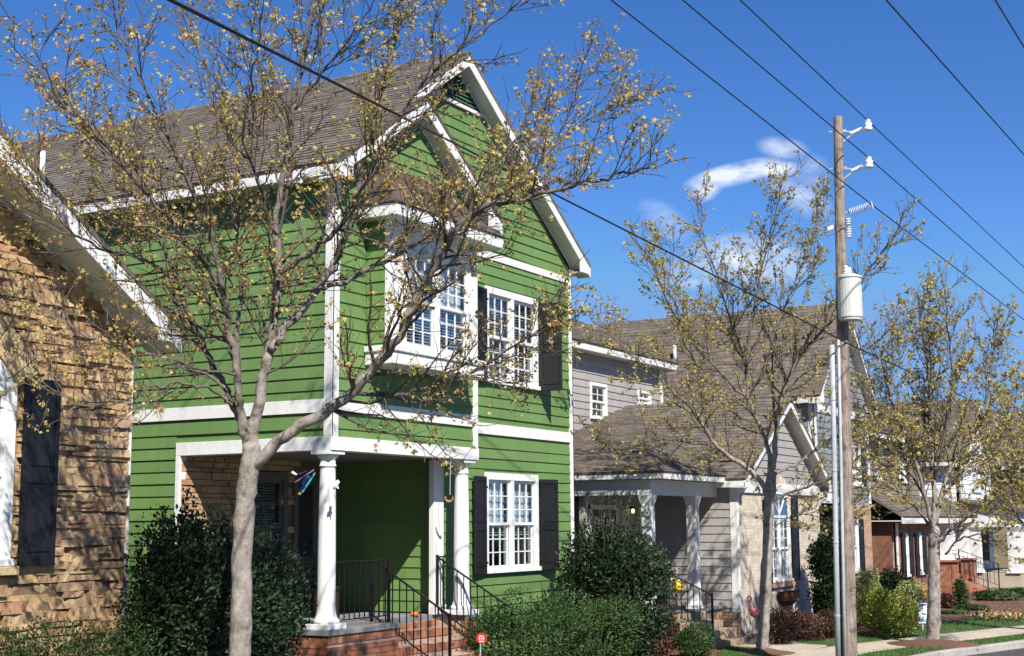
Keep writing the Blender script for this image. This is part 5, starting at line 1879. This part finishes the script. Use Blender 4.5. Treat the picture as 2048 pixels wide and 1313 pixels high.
# ------------------------------------------------------------------ SHRUBS
def shrub(label, px, py_top, width_px, depth, n, leaf, lsize, seed, cat="shrub", name="shrub", flat=1.0, sprigs=0, sprig_py=None, group=None, tmpl=OVAL, tf=OVAL_F, ry=None, bottom=.02):
    rng = np.random.default_rng(seed)
    top = PD(px, py_top, depth)
    c = np.array([top[0], top[1], 0.0])
    rx = width_px / F * depth / 2
    h = top[2]
    T = thing(name, c, label, cat, group)
    ry = ry or rx * .85
    # lumpy ellipsoid
    k = 16
    lump = rng.normal(0, 1, (k, 3)); lump /= np.linalg.norm(lump, axis=1, keepdims=True)
    la = rng.uniform(.08, .34, k)
    d = rng.normal(0, 1, (n, 3)); d /= np.linalg.norm(d, axis=1, keepdims=True)
    rad = rng.uniform(.12, 1.0, n) ** .42
    bumpy = 1 + (np.maximum(0, d @ lump.T - .75) * 4 * la).sum(1) - .08
    rad = rad * bumpy * (1 + rng.normal(0, .06, n))
    hz = (h - bottom) / 2
    # camera-right axis carries rx
    right = np.array([RT[0], RT[1], 0]); right /= np.linalg.norm(right)
    fw_ = np.array([_f[0], _f[1], 0]); fw_ /= np.linalg.norm(fw_)
    ex = np.sign(d[:, 2]) * np.abs(d[:, 2]) ** flat
    pos = c + (d[:, 0] * rad * rx)[:, None] * right + (d[:, 1] * rad * ry)[:, None] * fw_ + np.stack([np.zeros(n), np.zeros(n), bottom + hz + ex * rad * hz * .97], 1)
    pos[:, 2] = np.maximum(pos[:, 2], .03)
    dirs = d * .9 + np.array([0, 0, .25])
    stems = MB()
    for i in range(10):
        a = rng.uniform(0, 6.28)
        e = c + right * math.cos(a) * rx * .6 + fw_ * math.sin(a) * ry * .6 + np.array([0, 0, h * rng.uniform(.5, .85)])
        m = c + (e - c) * .45 + np.array([0, 0, h * .1])
        stems.tube([c + np.array([math.cos(a) * .04, math.sin(a) * .04, -.03]), m, e], [.016, .011, .005], 5, caps=False)
    P2, D2 = [], []
    for i in range(sprigs):
        o = c + right * rng.uniform(-.75, .75) * rx + fw_ * rng.uniform(-.5, .5) * ry + np.array([0, 0, h * rng.uniform(.72, .9)])
        ztop = PD(px, sprig_py, depth)[2] * rng.uniform(.86, 1.0)
        e = o + np.array([rng.normal(0, .08), rng.normal(0, .08), max(.15, ztop - o[2])])
        m = (o + e) / 2 + rng.normal(0, .03, 3)
        stems.tube([o, m, e], [.006, .004, .002], 4, caps=False)
        for t in np.linspace(.15, 1, 12):
            q = o + (e - o) * t + rng.normal(0, .02, 3)
            for _ in range(2):
                P2.append(q); D2.append(unit(rng.normal(0, 1, 3) + np.array([0, 0, .5])))
    stems.build("stem", "bark_branch", T)
    if P2:
        pos, dirs = np.vstack([pos, P2]), np.vstack([dirs, D2])
    sz = rng.uniform(lsize * .7, lsize * 1.25, len(pos))
    stuff(leaves("foliage", pos, dirs, sz, leaf, T, rng, tmpl, tf, .55))
    return T


shrub("big dark glossy holly left of the green house porch, behind the nearest trunk", 432, 1048, 315, 16.8, 40000, "leaf_holly", .062, 21, sprigs=22, sprig_py=975, ry=.95, flat=1.05)
hg = "low clipped shrubs under the stone wall"
shrub("low green shrub under the stone wall, leftmost of three", 15, 1262, 170, 15.2, 5000, "leaf_box", .035, 22, group=hg, flat=.6)
shrub("low green shrub under the stone wall, middle one of three", 125, 1258, 170, 15.4, 5000, "leaf_box", .035, 23, group=hg, flat=.6)
shrub("low green shrub under the stone wall, beside the dark holly", 235, 1250, 170, 15.6, 5000, "leaf_box", .035, 24, group=hg, flat=.6)
bg = "leafy shrubs below the green house window"
shrub("bright green shrub by the stair railing under the green house window", 1010, 1212, 150, 21.6, 6500, "leaf_box", .048, 25, group=bg, flat=.7)
shrub("bright green shrub below the right shutter of the green house", 1105, 1202, 170, 22.6, 6500, "leaf_box", .048, 26, group=bg, flat=.7)
shrub("bright green shrub in front of the dark camellia at the house corner", 1195, 1198, 150, 23.4, 6500, "leaf_box", .048, 27, group=bg, flat=.7)
shrub("tall dark camellia between the green house corner and the grey porch", 1235, 1078, 185, 24.6, 22000, "leaf_holly", .07, 28, sprigs=26, sprig_py=985, flat=.75)
shrub("reddish nandina beside the grey house steps", 1324, 1212, 62, 26.0, 2200, "leaf_nandina", .055, 29)
shrub("small round green shrub in front of the grey house steps", 1388, 1254, 72, 25.6, 3000, "leaf_box", .045, 30)
bb = "dark red barberries in the mulch below the brick bay"
shrub("dark red barberry behind the second maple trunk, leftmost of three", 1560, 1222, 75, 28.6, 3000, "leaf_nandina", .05, 31, group=bb)
shrub("dark red barberry below the planter on the brick bay, middle of three", 1606, 1226, 75, 29.4, 3000, "leaf_nandina", .05, 32, group=bb)
shrub("dark red barberry next to the utility pole, rightmost of three", 1655, 1228, 70, 30.0, 3000, "leaf_nandina", .05, 33, group=bb)
shrub("tall narrow dark evergreen between the brick bay and the utility pole", 1655, 1072, 66, 33.4, 11000, "leaf_holly", .08, 34, name="evergreen_shrub", flat=.6)
shrub("bright yellow-green forsythia right of the utility pole", 1775, 1192, 118, 30.2, 4500, "leaf_forsythia", .07, 35, name="forsythia", sprigs=14, sprig_py=1180)
shrub("pale variegated shrub leaning beside the tan brick wall", 1738, 1146, 55, 33.2, 1800, "leaf_variegated", .08, 36, sprigs=10, sprig_py=1135)
shrub("dark evergreen shrub below the olive wall", 1785, 1146, 74, 37.0, 4000, "leaf_holly", .09, 37)
shrub("yellow flowering shrub in front of the red brick wing", 1818, 1165, 52, 36.0, 1600, "leaf_variegated", .08, 38)
shrub("green hedge bush in front of the white house porch", 1992, 1185, 82, 44.0, 4500, "leaf_hedge", .09, 39, name="hedge")
shrub("green hedge bush at the right edge of the picture", 2038, 1180, 80, 46.0, 4500, "leaf_hedge", .09, 40, name="hedge")
shrub("brown dormant shrub in front of the brick pier", 1892, 1188, 40, 40.0, 900, "leaf_nandina", .08, 41)
shrub("narrow green cypress shrub at the brick steps", 1921, 1160, 24, 40.0, 1500, "leaf_box", .07, 42)
shrub("low green perennials at the edge of the far mulch bed", 1945, 1212, 60, 39.0, 1400, "leaf_box", .07, 43)
shrub("low green shrub at the end of the mulch under the cypress", 1905, 1225, 50, 37.5, 1200, "leaf_hedge", .07, 44)

# ------------------------------------------------------------------ GRASS
def grass(polys, n, seed):
    rng = np.random.default_rng(seed)
    V, Fc = [], []
    P = []
    for poly, share in polys:
        A = np.array(poly)
        lo, hi = A.min(0), A.max(0)
        m = int(n * share)
        q = rng.uniform(lo, hi, (m * 3, 2))
        ins = np.zeros(len(q), bool)
        j = len(A) - 1
        for i in range(len(A)):
            c = ((A[i, 1] > q[:, 1]) != (A[j, 1] > q[:, 1])) & (q[:, 0] < (A[j, 0] - A[i, 0]) * (q[:, 1] - A[i, 1]) / (A[j, 1] - A[i, 1] + 1e-12) + A[i, 0])
            ins ^= c
            j = i
        P.append(q[ins][:m])
    P = np.vstack(P)
    k = len(P)
    a = rng.uniform(0, 6.28, k)
    h = rng.uniform(.03, .075, k)
    w = rng.uniform(.003, .006, k)
    dx, dy = np.cos(a), np.sin(a)
    ln = rng.normal(0, .35, (k, 2)) * h[:, None]
    z0 = np.full(k, .0)
    V = np.stack([np.stack([P[:, 0] - dx * w, P[:, 1] - dy * w, z0], 1), np.stack([P[:, 0] + dx * w, P[:, 1] + dy * w, z0], 1),
                  np.stack([P[:, 0] + ln[:, 0], P[:, 1] + ln[:, 1], h], 1)], 1).reshape(-1, 3)
    Fc = np.arange(3 * k).reshape(-1, 3)
    o = stuff(mesh_np("grass", V, Fc, "grass_blade"))
    return tag(o, "short green lawn grass beside the pavement", "grass")


grass([([(22.5, 8.95), (25.9, 8.9), (26.6, 9.6), (26.8, 10.5), (24.5, 9.85), (22.5, 9.8)], .22),
       ([(27.6, 8.9), (28.5, 8.5), (31.0, 7.95), (36.0, 6.45), (40, 5.3), (44.0, 4.2), (56, .9), (56, 5.4), (48, 6.5), (40, 7.3), (36.5, 8.1), (31.5, 8.7), (29.2, 9.4), (28.4, 9.9)], .45),
       ([(24, 6.45), (26.4, 6.95), (27.9, 6.65), (30.8, 5.75), (34, 4.7), (40, 2.85), (40, 3.65), (34, 5.45), (30.5, 6.5), (28.4, 7.2), (26.9, 7.65), (24, 7.75)], .33)], 90000, 3)

# ------------------------------------------------------------------ SMALL THINGS
c_ = PD(612, 962, 18.75)
t_ = thing("wind_spinner", c_, "multicoloured wind spinner hanging below the porch beam left of the corner column", "wind spinner")
PXD = lambda x, y, d=18.75: PD(x, y, d)
MB().bar(PXD(590, 965), PXD(628, 940), .018, .018).bar(PXD(598, 949), PXD(614, 942), .014, .014).build("vane", "violet_rod", t_)
MB().bar(PXD(604, 985), PXD(630, 946, 18.85), .022, .022).build("vane", "teal_rod", t_)
MB().bar(PXD(600, 984), PXD(614, 955, 18.65), .02, .02).bar(PXD(606, 966), PXD(618, 952), .04, .03).build("vane", "blue_rod", t_)
MB().bar(PXD(584, 944), PXD(594, 950), .03, .03).build("tip", "paper_white", t_)
MB().lathe(PXD(599, 988) - np.array([0, 0, .02]), [(.005, 0), (.02, .008), (.025, .022), (.018, .036), (.004, .042)], 10).build("ball", "yellow_plastic", t_)
MB().tube([PXD(611, 955), PXD(612, 905)], .003, 4).build("string", "wire_black", t_)
c_ = PD(673, 970, 18.9)
t_ = thing("bird_ornament", c_, "small white bird ornament hanging right of the corner column", "ornament")
MB().tube([PD(667, 980, 18.9), PD(671, 972, 18.9), PD(676, 966, 18.9), PD(679, 963, 18.9)], [.008, .03, .022, .006], 8).build("body", "paper_white", t_, smooth=True)
MB().prism([PD(670, 972, 18.9), PD(676, 970, 18.9), PD(677, 960, 18.95), PD(672, 962, 18.95)], (0, .01, 0)).prism([PD(671, 974, 18.9), PD(676, 972, 18.9), PD(678, 978, 18.85)], (0, .01, 0)).build("wing", "paper_white", t_)
MB().tube([PD(673, 965, 18.9), PD(673, 906, 18.9)], .002, 4).build("string", "wire_black", t_)
c_ = PD(898, 996, 21.9)
t_ = thing("moon_chime", c_, "bronze crescent moon chime hanging beside the right porch column", "wind chime")
mo = [PD(898, 996, 21.9) + .06 * (math.cos(a) * RT + math.sin(a) * UP) for a in np.radians(np.arange(150, 391, 20))]
MB().tube(mo, [.004, .012, .018, .02, .022, .022, .022, .02, .018, .015, .012, .008, .003][:len(mo)], 8).build("crescent", "brass_moon", t_, smooth=True)
MB().tube([PD(900, 990, 21.9), PD(901, 912, 21.9)], .004, 5).build("chain", "porcelain", t_)
c_ = onp(2, 1.06, 829, 1232)
t_ = thing("pumpkin", c_, "small orange pumpkin on the green house porch floor", "pumpkin")
pk = MB()
for i in range(9):
    a = 2 * math.pi * i / 9
    pk.lathe((c_[0] + .03 * math.cos(a), c_[1] + .03 * math.sin(a), c_[2] - .008), [(.008, 0), (.03, .012), (.038, .035), (.03, .06), (.008, .072)], 8)
pk.build("flesh", "orange_skin", t_, smooth=True)
MB().tube([(c_[0], c_[1], c_[2] + .06), (c_[0] + .008, c_[1], c_[2] + .09)], [.01, .007], 6).build("stalk", "leaf_box", t_)
# dark porch chair
c_ = np.array([17.5, 13.55, 1.05])
t_ = thing("porch_chair", c_, "dark slatted chair in the shade of the green house porch", "chair")
for dx, dy in ((-.24, -.22), (.24, -.22), (-.24, .22), (.24, .22)):
    MB().box(c_[0] + dx - .02, c_[0] + dx + .02, c_[1] + dy - .02, c_[1] + dy + .02, 1.05, 1.48 if dy < 0 else 2.0).build("leg", "dark_wood", t_)
MB().box(c_[0] - .27, c_[0] + .27, c_[1] - .26, c_[1] + .26, 1.48, 1.52).build("seat", "dark_wood", t_, bevel=.006)
for k in range(4):
    MB().box(c_[0] - .22, c_[0] + .22, c_[1] + .205, c_[1] + .235, 1.58 + k * .11, 1.65 + k * .11).build("slat", "dark_wood", t_)
# red octagonal yard sign
c_ = PD(963, 1277, 20.9)
t_ = thing("yard_sign", (c_[0], c_[1], .0), "small red octagonal security sign on a stake by the brick steps", "sign")
oc = [c_ + .085 * (math.cos(a) * RT + math.sin(a) * UP) for a in np.radians(np.arange(22.5, 382, 45))]
MB().prism(oc, -_f * .006).build("plate", "red_enamel", t_)
mk = MB()
for (dx, dy, w_, h_) in ((0, .035, .07, .012), (-.03, 0, .018, .034), (0, -.003, .018, .03), (.03, .0, .018, .034), (0, -.045, .08, .016)):
    a_ = c_ + RT * dx + UP * dy - _f * .0085
    mk.prism([a_ - RT * w_ / 2 - UP * h_ / 2, a_ + RT * w_ / 2 - UP * h_ / 2, a_ + RT * w_ / 2 + UP * h_ / 2, a_ - RT * w_ / 2 + UP * h_ / 2], -_f * .001)
mk.build("lettering", "sign_white", t_)
MB().box(c_[0] - .008, c_[0] + .008, c_[1] + .012, c_[1] + .026, -.1, c_[2] - .02).build("stake", "galvanised", t_)
# grey porch: table and watering can
tp_ = onp(1, 11.78, 1354, 1182)
t_ = thing("side_table", (tp_[0], tp_[1], zf), "small dark side table under the yellow watering can", "table")
MB().lathe((tp_[0], tp_[1], tp_[2] - .03), [(.24, 0), (.25, .01), (.25, .03)], 20).build("table_top", "dark_wood", t_)
for a in (.5, 2.6, 4.7):
    MB().tube([(tp_[0] + .2 * math.cos(a), tp_[1] + .2 * math.sin(a), zf), (tp_[0] + .05 * math.cos(a), tp_[1] + .05 * math.sin(a), (zf + tp_[2]) / 2), (tp_[0] + .16 * math.cos(a), tp_[1] + .16 * math.sin(a), tp_[2] - .03)], .014, 6).build("leg", "dark_wood", t_)
w_ = thing("watering_can", tp_, "bright yellow watering can on the grey house porch", "watering can")
MB().lathe(tp_, [(.10, 0), (.115, .02), (.11, .1), (.09, .17), (.06, .22), (.055, .225), (.02, .20)], 18).build("body", "yellow_plastic", w_, smooth=True)
hd = [tp_ + np.array([0, 0, .0]) - RT * (.09 + .05 * math.sin(a)) * 1.0 + np.array([0, 0, .14 + .11 * math.cos(a)]) for a in np.linspace(.1, 3.0, 8)]
MB().tube(hd, .014, 7).build("handle", "yellow_plastic", w_, smooth=True)
MB().tube([tp_ + RT * .08 + (0, 0, .05), tp_ + RT * .17 + (0, 0, .13), tp_ + RT * .24 + (0, 0, .22)], [.022, .015, .012], 8).build("spout", "yellow_plastic", w_, smooth=True)
# porch lantern of the grey house (lit)
lm = bpy.data.materials.new("lamp_glow"); lm.use_nodes = True; MATS["lamp_glow"] = lm
lm.node_tree.nodes["Principled BSDF"].inputs['Emission Color'].default_value = (1, .75, .3, 1)
lm.node_tree.nodes["Principled BSDF"].inputs['Emission Strength'].default_value = 3.0
c_ = onp(1, YPB - .12, 1266, 1022)
t_ = thing("wall_lantern", c_, "small lit lantern on the wall inside the grey house porch", "lantern")
MB().lathe(c_ - np.array([0, 0, .05]), [(.015, 0), (.03, .02), (.035, .06), (.015, .09)], 10).build("bulb", "lamp_glow", t_, smooth=True)
MB().box(c_[0] - .03, c_[0] + .03, c_[1], YPB - .001, c_[2] + .06, c_[2] + .1).box(c_[0] - .05, c_[0] + .05, c_[1] - .05, c_[1] + .05, c_[2] + .041, c_[2] + .059).build("bracket", "iron_black", t_)
# pink flamingo
c_ = onp(1, 10.75, 1512, 1225)
t_ = thing("flamingo_ornament", (c_[0], c_[1], 0), "pink plastic flamingo in front of the brick bay, behind the second maple trunk", "garden ornament")
MB().tube([c_ + RT * .22 + UP * -.06, c_ + RT * .08 + UP * .0, c_ - RT * .06 + UP * -.02, c_ - RT * .12 - UP * .06], [.015, .10, .11, .03], 10).build("body", "pink_plastic", t_, smooth=True)
MB().tube([c_ - RT * .1, c_ - RT * .16 + UP * .15, c_ - RT * .1 + UP * .30, c_ - RT * .14 + UP * .36, c_ - RT * .2 + UP * .30], [.03, .022, .022, .03, .008], 8).build("neck", "pink_plastic", t_, smooth=True)
for s_ in (-.04, .04):
    MB().tube([c_ + RT * s_ - UP * .08, np.array([c_[0] + RT[0] * s_, c_[1] + RT[1] * s_, -.05])], .006, 5).build("leg", "galvanised", t_)
# coir wall planter on the brick bay
t_c = onp(1, YG - .05, 1572, 1182)
t_ = thing("wall_planter", (t_c[0], YG - .04, t_c[2]), "brown coir half-basket planter fixed under the arched window", "planter")
R_ = .48
pl2 = MB()
rows_ = []
for j in range(6):
    ph = math.pi / 2 * j / 5
    rows_.append([(t_c[0] + R_ * 1.2 * math.cos(a) * math.cos(ph), YG - .042 - .30 * math.sin(a) * math.cos(ph), t_c[2] - .36 * math.sin(ph)) for a in np.linspace(0, math.pi, 13)])
vs_ = [p for r in rows_ for p in r]
pl2.add(vs_, [(j * 13 + i, j * 13 + i + 1, (j + 1) * 13 + i + 1, (j + 1) * 13 + i) for j in range(5) for i in range(12)])
pl2.add(rows_[0], [tuple(range(13))])
pl2.build("basket", "coir", t_, smooth=False)
MB().tube([(p[0], p[1] - .005, p[2] + .005) for p in rows_[0]], .012, 6).build("rim", "iron_black", t_)
# realtor-like sign
c_ = onp(2, 0, 1847, 1262)
d_ = float((c_ - CAM) @ _f)
a_, b_ = PD(1838.5, 1247, d_), PD(1856, 1207, d_)
t_ = thing("sale_sign", (c_[0], c_[1], 0), "white and blue sign board on a post in front of the third maple", "sign")
right = np.array([RT[0], RT[1], 0])
wS, z0_, z1_ = .20, a_[2], b_[2]
o_ = np.array([c_[0], c_[1], 0])
MB().prism([o_ - right * wS / 2 + (0, 0, z0_), o_ + right * wS / 2 + (0, 0, z0_), o_ + right * wS / 2 + (0, 0, z1_), o_ - right * wS / 2 + (0, 0, z1_)], np.array([_f[0], _f[1], 0]) * .012).build("board", "sign_white", t_)
fv = np.array([_f[0], _f[1], 0])
for (f0, f1, mt) in ((.86, .97, "sign_blue"), (.06, .20, "sign_lightblue")):
    MB().prism([o_ - right * wS * .46 + (0, 0, z0_ + (z1_ - z0_) * f0), o_ + right * wS * .46 + (0, 0, z0_ + (z1_ - z0_) * f0), o_ + right * wS * .46 + (0, 0, z0_ + (z1_ - z0_) * f1), o_ - right * wS * .46 + (0, 0, z0_ + (z1_ - z0_) * f1)], -fv * .003).build("band", mt, t_)
ln_ = MB()
for k, (f0, ww) in enumerate(((.72, .5), (.62, .34), (.54, .4), (.46, .3), (.34, .22), (.28, .36))):
    zz = z0_ + (z1_ - z0_) * f0
    ln_.prism([o_ - right * wS * ww / 2 + (0, 0, zz), o_ + right * wS * ww / 2 + (0, 0, zz), o_ + right * wS * ww / 2 + (0, 0, zz + .012), o_ - right * wS * ww / 2 + (0, 0, zz + .012)], -fv * .003)
ln_.build("lettering", "sign_lightblue", t_)
MB().bar(o_ + fv * .03 + (0, 0, -.1), o_ + fv * .03 + (0, 0, z1_ - .02), .03, .03).build("post", "galvanised", t_)
# flower pot on a stand by the brick wing
c_ = PD(1846, 1200, 37.5)
t_ = thing("flower_pot", (c_[0], c_[1], 0), "hanging terracotta pot with orange and yellow flowers beside the third maple trunk", "flower pot")
MB().lathe((c_[0], c_[1], c_[2]), [(.10, 0), (.13, .06), (.17, .22), (.18, .24), (.14, .235)], 14).build("pot", "terracotta", t_)
MB().tube([(c_[0], c_[1] + .25, -.05), (c_[0], c_[1] + .25, c_[2] + .8), (c_[0], c_[1] + .12, c_[2] + .9), (c_[0], c_[1], c_[2] + .78), (c_[0], c_[1], c_[2] + .2)], .012, 6).build("hook", "iron_black", t_)
rg = np.random.default_rng(77)
pp = np.array([c_[0], c_[1], c_[2] + .28]) + rg.normal(0, 1, (160, 3)) * np.array([.11, .11, .07])
stuff(leaves("flowers", pp, np.tile([0, 0, 1.0], (160, 1)), rg.uniform(.04, .08, 160), "petal", t_, rg))
# white flowers at the far bed edge
c_ = onp(2, 0, 2003, 1240)
t_ = thing("flower_clump", c_, "clump of white and yellow flowers at the edge of the far bed", "flowers")
rg = np.random.default_rng(78)
pp = c_ + rg.normal(0, 1, (240, 3)) * np.array([.5, .35, .05]); pp[:, 2] = np.abs(pp[:, 2]) + .05
stuff(leaves("flowers", pp, np.tile([0, 0, 1.0], (240, 1)), rg.uniform(.04, .09, 240), "petal", t_, rg))
pp = c_ + rg.normal(0, 1, (400, 3)) * np.array([.5, .35, .04]); pp[:, 2] = np.abs(pp[:, 2]) + .02
stuff(leaves("foliage", pp, np.tile([0, 0, 1.0], (400, 1)), rg.uniform(.05, .1, 400), "leaf_box", t_, rg))
